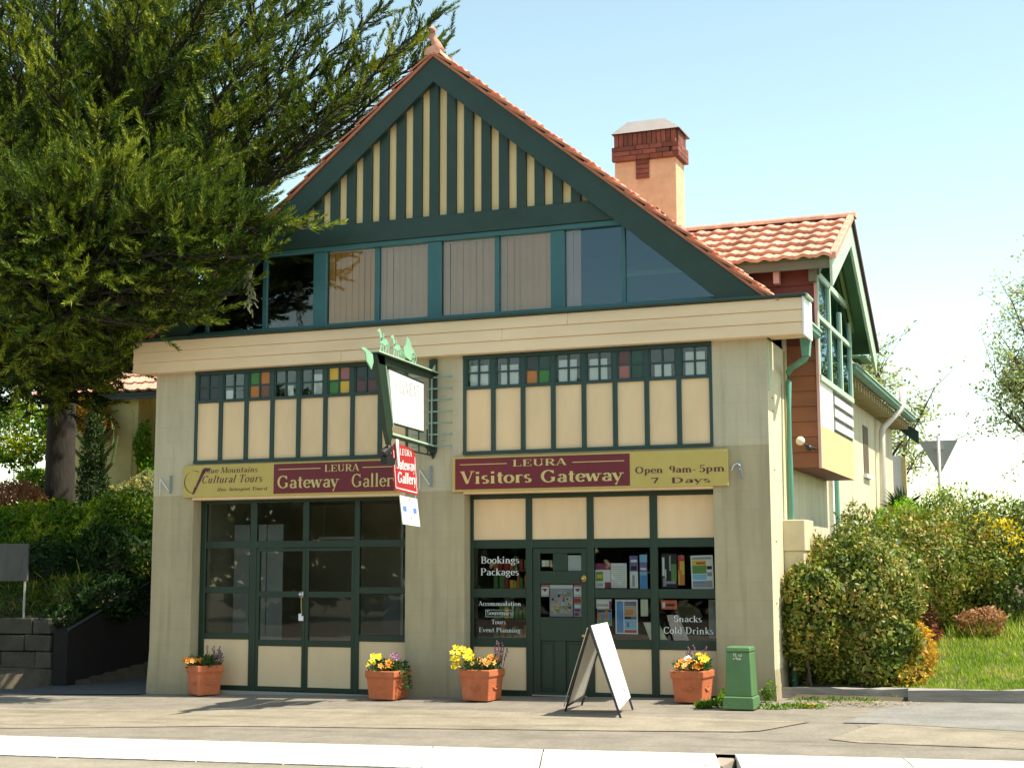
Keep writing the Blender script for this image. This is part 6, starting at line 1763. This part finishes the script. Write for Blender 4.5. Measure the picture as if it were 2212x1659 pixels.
conifer = empty('conifer', (-6.3, 5.6, 2.2))
tag(conifer, 'huge old conifer with feathery layered branches reaching over the left side of the shop', 'tree')
tb_ = MB()
trunk = [(-6.0, 5.6, 1.6), (-6.0, 5.6, 3.0), (-6.02, 5.6, 5.0), (-6.1, 5.5, 8.0), (-6.0, 5.4, 11.0), (-5.9, 5.3, 15.0)]
tb_.tube(trunk, [.33, .27, .25, .22, .17, .07], 14)
build('trunk', tb_, BARK, conifer, smooth=True)
tips = [  # outer ends of the limbs
 (-5.8, 3.4, 4.2), (-6.6, 3.6, 4.1), (-5.0, 3.4, 4.2), (-7.4, 3.4, 4.3), (-4.2, 3.2, 4.2), (-6.2, 2.6, 4.4), (-3.4, 3.0, 4.2), (-7.0, 2.6, 4.6), (-5.5, 2.4, 4.4),
 (2.5, -.7, 5.88), (2.1, -.7, 5.72), (1.95, -.8, 6.0), (1.7, -.7, 5.4), (1.45, -.7, 5.12), (1.15, -.6, 4.98), (.75, -.5, 4.86), (1.6, -.85, 5.6), (2.0, -.9, 5.5), (.4, -.7, 4.8), (1.4, -.6, 6.4), (-.45, .1, 4.35), (-.5, -.6, 4.3), (-.4, .8, 4.5), (-.8, .3, 4.3), (-.42, 1.6, 4.7), (-.9, 2.4, 4.7), (-1.4, 3, 4.8), (-.6, 2, 4.6), (-1.4, .4, 4.2), (-2.0, .8, 4.2),
 (-6.6,3.0,4.7), (-6.0,1.2,5.0), (-7.2,1.8,5.4), (-5.2,1.0,4.8), (-4.4,1.2,4.4), (-3.6,.4,4.3), (-2.6,-.2,4.3), (-1.8,-.5,4.35), (-1.0,-.4,4.4), (-.6,.6,4.5), (-1.6,1.6,4.55), (-2.6,1.6,4.35), (-3.4,2.8,4.5), (-4.4,3.0,4.6), (-5.4,3.2,4.7), (-2.2,3.4,5.0), (-3.0,.8,5.0), (-4.2,-.4,5.6), (-5.4,.2,5.8), (-6.4,.6,6.2), (-5.6,-.4,6.8), (-4.8,-.8,7.4), (-5.6,.0,8.4), (-6.6,.4,7.4), (-7.6,1.4,6.6), (-.1,-.9,5.9), (.4,-1.0,6.2), (-.2,-1.1,5.3), (.2,-.8,5.0), (.8,-1.0,5.5), (1.2,-.9,5.95), (.7,-.9,6.4),
 (2.7, 3.4, 9.62), (2.5, 3.6, 10.2), (2.2, 2.6, 9.3), (1.6, 3.4, 10.4), (1.0, 2.6, 9.9), (.4, 3.2, 10.6), (2.0, 4.5, 10.0), (1.0, 1.6, 8.6), (.4, .9, 8.1), (1.7, 2.0, 8.4),
 (.2, 1.8, 9.2), (-.6, 1.2, 9.6), (-.8, 2.6, 10.8), (-1.6, 1.4, 10.4), (-.2, 3.8, 11.4), (-2.0, 2.6, 11.2), (-2.6, .8, 10.2), (-3.4, 1.8, 11.4), (-4.2, .6, 10.6), (-5.0, 1.0, 11.0),
 (-.1, .3, 7.2), (-.8, -.4, 7.8), (-1.6, -.2, 8.6), (-2.4, -.4, 9.2), (-3.2, -.2, 9.0), (-3.9, -.4, 9.6), (-4.8, .0, 9.4), (-.2, .0, 6.5), (.7, -.5, 6.05), (1.6, -.9, 5.85), (.9, -.8, 5.60),
 (2.05, -.75, 5.95), (-.5, -.9, 6.9), (-1.2, -.8, 7.0), (-1.9, -1.0, 7.6), (-2.6, -1.0, 8.0), (-3.2, -1.0, 7.6), (-4.2, -.6, 8.2), (.2, -.6, 5.35), (-.4, -.5, 5.2), (.9, -.55, 5.15), (-.8, -.8, 6.2),
 (-1.5, -.8, 6.2), (-2.1, -1.0, 6.6), (-2.8, -.8, 6.7), (-3.5, -.4, 7.0), (-4.4, .2, 7.2), (-5.4, .2, 7.6), (-1.0, -.2, 5.5), (-1.8, -.2, 5.6), (-2.5, -.2, 5.9), (-3.2, .2, 5.8), (-4.0, .6, 6.2), (-4.8, 1.0, 6.4),
 (1.75, -.75, 5.75), (1.3, -.7, 5.7), (1.0, -.9, 6.1), (.6, -.8, 5.7), (.5, -.5, 5.3), (1.0, -.6, 5.35), (.2, -.8, 6.1), (-.1, -.5, 5.0), (.1, -.9, 5.4), (.7, -.3, 6.5), (1.1, -.2, 6.7), (.0, .3, 6.8), (.4, .5, 7.3), (-.4, -.6, 7.0), (-.3, .4, 7.6), (-.9, -.6, 5.7), (-.6, -1.0, 6.3), (-1.3, -.6, 4.9), (-.2, 0.2, 4.75), (-.9, .6, 4.7), (-2.2, -.9, 4.95), (-3.0, -.7, 4.9), (-3.7, -.3, 4.75), (-4.6, .3, 4.9), (-1.9, .9, 4.6), (-2.8, 1.0, 4.5), (-3.6, 1.2, 4.45), (-2.0, 2.0, 4.8), (-3.0, 2.2, 4.7), (-3.4, -1.2, 6.0), (-2.4, -1.4, 6.6), (-1.6, -1.4, 6.0), (-3.2, -1.4, 7.0), (-.3, -.2, 4.85), (.3, -.35, 4.95), (-.9, -.1, 4.65), (-1.7, .0, 4.5), (-2.4, .2, 4.4), (-3.2, .4, 4.4), (-.5, 1.5, 5.1), (-1.4, 2.2, 4.95), (-2.8, 2.4, 4.8), (-3.8, 2, 4.7), (-4.8, 2.5, 4.6), (-1, -.6, 5.15), (-2, -.6, 5.2), (-3, -.3, 5.1), (-4, .2, 5.2), (-3.6, -.6, 5.9), (-2.2, -1.0, 5.9), (-.2, -.7, 5.8), (.5, .1, 6.3), (-3.4, -.8, 6.6), (-1.0, .6, 6.0), (-4.6, -.2, 6.6), (-1.6, 1.4, 5.2), (-2.4, 1.2, 5.0), (-3.2, 1.6, 4.9), (-4.2, 1.8, 4.9), (-5.2, 2.0, 5.0), (-6.0, 2.0, 5.4), (-1.9, 3.2, 5.6), (-2.8, 3.4, 5.3), (-3.8, 3.6, 5.1), (-6.6, 2.0, 7.6), (-6.4, 1.2, 9.4), (-7.4, 2.0, 8.8), (-7.6, 2.6, 6.4),
 (-6.0, 1.6, 12.0), (-3.0, 4.2, 12.6), (-1.6, 4.8, 12.2), (-4.6, 3.4, 13.0), (-7.0, 3.0, 12.6), (.6, 4.6, 11.8), (-9.0, 4.0, 9.0), (-9.4, 5.0, 12.0), (-9, 5, 6.6), (-.9, 2.0, 6.6), (-1.6, 2.6, 7.6), (-2.6, 2.4, 8.6), (-.6, 2.8, 8.2), (-3.6, 2.4, 7.4), (-4.4, 2.0, 8.6)]
rr = random.Random(12)
for _ in range(26): tips.append((rr.uniform(-5.5, 1.6), rr.uniform(.5, 4.5), rr.uniform(8.4, 11.6)))
tips = [t for t in tips if t[0] < 3.4]
br = MB(); SP, SD, SS, ST = [], [], [], []
for ti, tip in enumerate(tips):
    tip = Vector(tip)
    hd = math.hypot(tip.x + 6.1, tip.y - 5.5)
    zs = max(5.3, min(13.5, tip.z - .42 * hd + rr.uniform(-.3, .3)))
    low = tip.z < 6.2
    if low: zs = max(zs, 5.4 + rr.uniform(0, 1.2))
    st = Vector((-6.1, 5.5, zs))
    n = 14
    ctrl = st.lerp(tip, .55) + Vector((0, 0, .35 if low else -.25 + rr.uniform(-.2, .3)))
    front = tip.x > -.4 and tip.y < 0 and tip.z < 7.2
    if front: ctrl = Vector((-2.2 + rr.uniform(-.4, .4), -2.6, tip.z + .1))
    pts = []
    for i in range(n + 1):
        t = i / n
        p = st * (1 - t) ** 2 + ctrl * 2 * t * (1 - t) + tip * t * t
        pts.append(p + Vector((rr.uniform(-.04, .04), rr.uniform(-.04, .04), rr.uniform(-.04, .04))) * (1 if 0 < i < n else 0))
    br.tube(pts, [max(.012, .10 * (1 - i / n) ** 1.1 * min(1.3, .5 + hd / 9)) for i in range(n + 1)], 6)
    L_ = (tip - st).length
    ldir = (tip - st).normalized()
    side = ldir.cross(Vector((0, 0, 1))).normalized()
    nsub = int(8 + L_ * 2.4)
    for k in range(nsub):
        t = .30 + .70 * (k + rr.random()) / nsub
        p = st * (1 - t) ** 2 + ctrl * 2 * t * (1 - t) + tip * t * t
        sgn = 1 if k % 2 else -1
        if front: ld_ = (tip - ctrl).normalized()
        else: ld_ = ldir
        dirn = (ld_ * rr.uniform(.6, 1.0) + side * sgn * rr.uniform(.3, 1.0) + Vector((0, 0, rr.uniform(-.05, .45) if not low else rr.uniform(-.30, .45)))).normalized()
        if front and p.x > -.2: dirn.y = -abs(dirn.y) * .6 if p.y > -.5 else dirn.y * .4
        sl = (.35 + (1 - t) * 1.7) * rr.uniform(.6, 1.15)
        q = p + dirn * sl
        br.tube([p, p.lerp(q, .5) + Vector((0, 0, -.03)), q], [.018, .012, .005], 4)
        m = max(3, int(sl / .085))
        for i in range(m):
            u = (i + 1) / m
            if u < .15: continue
            c = p.lerp(q, u) + Vector((rr.uniform(-.06, .06), rr.uniform(-.06, .06), rr.uniform(-.03, .06)))
            tipz = u > .62 and rr.random() < .8
            dd = dirn * rr.uniform(.7, 1.3) + Vector((rr.uniform(-.5, .5), rr.uniform(-.5, .5), rr.uniform(.0, .9 if tipz else .5)))
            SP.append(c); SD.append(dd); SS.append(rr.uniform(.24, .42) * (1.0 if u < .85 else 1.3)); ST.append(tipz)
    # plume at the end of the limb
    for k in range(10):
        c = tip - ldir * rr.uniform(0, .5) + Vector((rr.uniform(-.05, .05), rr.uniform(-.05, .05), rr.uniform(-.04, .05)))
        SP.append(c); SD.append(ldir + Vector((rr.uniform(-.5, .5), rr.uniform(-.5, .5), rr.uniform(-.1, .7)))); SS.append(rr.uniform(.22, .36)); ST.append(True)
build('branches', br, BARK, conifer)['kind'] = 'stuff'
SP = np.array([tuple(p) for p in SP]); SD = np.array([tuple(p) for p in SD]); SS = np.array(SS); ST = np.array(ST)
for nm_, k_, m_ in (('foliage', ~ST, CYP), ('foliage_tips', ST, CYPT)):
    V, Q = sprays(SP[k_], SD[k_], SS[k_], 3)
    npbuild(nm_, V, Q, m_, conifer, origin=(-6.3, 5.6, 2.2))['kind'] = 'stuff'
# pale dead sprig hanging before the gable
dr_ = leaf_mat('pale dead sprig', (.26, .27, .14), (.46, .44, .28), transl=.3)
P = np.array([[1.80 + rng.uniform(-.04, .05), -.62 + rng.uniform(-.04, .04), 5.50 - i * .018] for i in range(34)])
V, Q = sprays(P, np.tile([[.0, 0, -1.]], (34, 1)) + rng.normal(size=(34, 3)) * .5, rng.uniform(.08, .16, 34), 5)
npbuild('dead_sprig', V, Q, dr_, conifer, origin=(-6.3, 5.6, 2.2))['kind'] = 'stuff'

# ------------------------------------------------------------------ broadleaf trees
def tree(name, label, base, trunk_h, ells, nleaf, L, Wd, m, seed, nb=26, tr=.16, sparse=.0):
    rr_ = random.Random(seed); r_ = np.random.default_rng(seed)
    t = empty(name, base); tag(t, label, 'tree', None)
    base = Vector(base); top = base + Vector((0, 0, trunk_h))
    mb = MB(); mb.tube([base, base.lerp(top, .5) + Vector((.08, 0, 0)), top], [tr, tr * .8, tr * .6], 10); build('trunk', mb, BARK, t, smooth=True)
    mb = MB(); LP, LD = [], []
    for i in range(nb):
        c, rad = rr_.choice(ells)
        v = Vector((rr_.gauss(0, 1), rr_.gauss(0, 1), rr_.gauss(.2, 1))).normalized() * rr_.uniform(.45, 1.05)
        tip = Vector((c[0] + v.x * rad[0], c[1] + v.y * rad[1], c[2] + v.z * rad[2]))
        s0 = base.lerp(top, rr_.uniform(.5, 1))
        mid = s0.lerp(tip, .5) + Vector((rr_.uniform(-.2, .2), rr_.uniform(-.2, .2), rr_.uniform(-.1, .3)))
        mb.tube([s0, mid, tip], [tr * .35, tr * .18, .012], 5)
        for k in range(16):
            u = rr_.uniform(.35, 1.0); p = mid.lerp(tip, u) if u > .5 else s0.lerp(mid, u * 2)
            q = p + Vector((rr_.gauss(0, .45), rr_.gauss(0, .45), rr_.gauss(.2, .4)))
            mb.tube([p, q], [.010, .003], 3, cap=False)
            for j in range(max(1, int(nleaf / (nb * 16)))):
                w_ = p.lerp(q, rr_.uniform(.2, 1.05)); LP.append((w_.x + rr_.gauss(0, .07), w_.y + rr_.gauss(0, .07), w_.z + rr_.gauss(0, .07))); LD.append((rr_.gauss(0, 1), rr_.gauss(0, 1), rr_.gauss(0, .8)))
    build('branches', mb, TWIG, t)['kind'] = 'stuff'
    LP = np.array(LP); V, Q = leaves_np(LP, np.array(LD), L * r_.uniform(.7, 1.3, len(LP)), Wd * r_.uniform(.7, 1.3, len(LP)), rnd=r_)
    npbuild('foliage', V, Q, m, t, origin=tuple(base))['kind'] = 'stuff'
    return t
SPRING = leaf_mat('spring leaves', (.22, .30, .10), (.45, .52, .18), (.55, .50, .30), transl=.5, clump=.7)
tree('broadleaf_tree', 'airy spring green tree at the right edge of the view', (11.6, 15.5, 1.0), 3.5, [((11.0, 15.2, 6.0), (1.25, 1.3, 2.6)), ((11.6, 15.5, 7.2), (1.2, 1.3, 2.2)), ((10.6, 15.0, 5.1), (.8, .8, 1.1))], 15000, .085, .045, SPRING, 61, nb=44, tr=.14)
tree('broadleaf_tree', 'sparse tree with yellow green leaves behind the bay and far eave', (7.6, 17.0, 1.0), 3.2, [((7.5, 16.6, 5.0), (1.7, 1.4, 1.6)), ((6.9, 16.8, 6.0), (1.0, 1.0, 1.0))], 4200, .11, .06, SPRING, 62, nb=30, tr=.12)

# trees and bank on the far side of the street, behind the viewer; the shop windows mirror them
OPP = leaf_mat('street tree leaves', (.015, .04, .008), (.06, .10, .02), transl=.2, clump=.4)
ells_ = []
for x, y, q in ((-62, -46, 1.3), (-52, -44, 1.25), (-43, -46, 1.3), (-34, -44, 1.2), (-25, -46, 1.3), (-16, -44, 1.2), (-8, -47, 1.25), (0, -43, 1.05), (8, -46, 1.2), (17, -44, 1.1), (26, -46, 1.2), (35, -44, 1.0)):
    ells_ += [((x, y, 3.6 * q), (4.6 * q, 3 * q, 3.3 * q)), ((x + 3.6, y + 1, 2.4 * q), (3.6, 2.4, 2.6))]
tag(crown_blob('street_trees', ells_, 45000, .95, .5, OPP, None, (0, -45, 0), 70, shell=.5), 'dark wood of leafy trees across the street behind the viewer', kind='stuff')
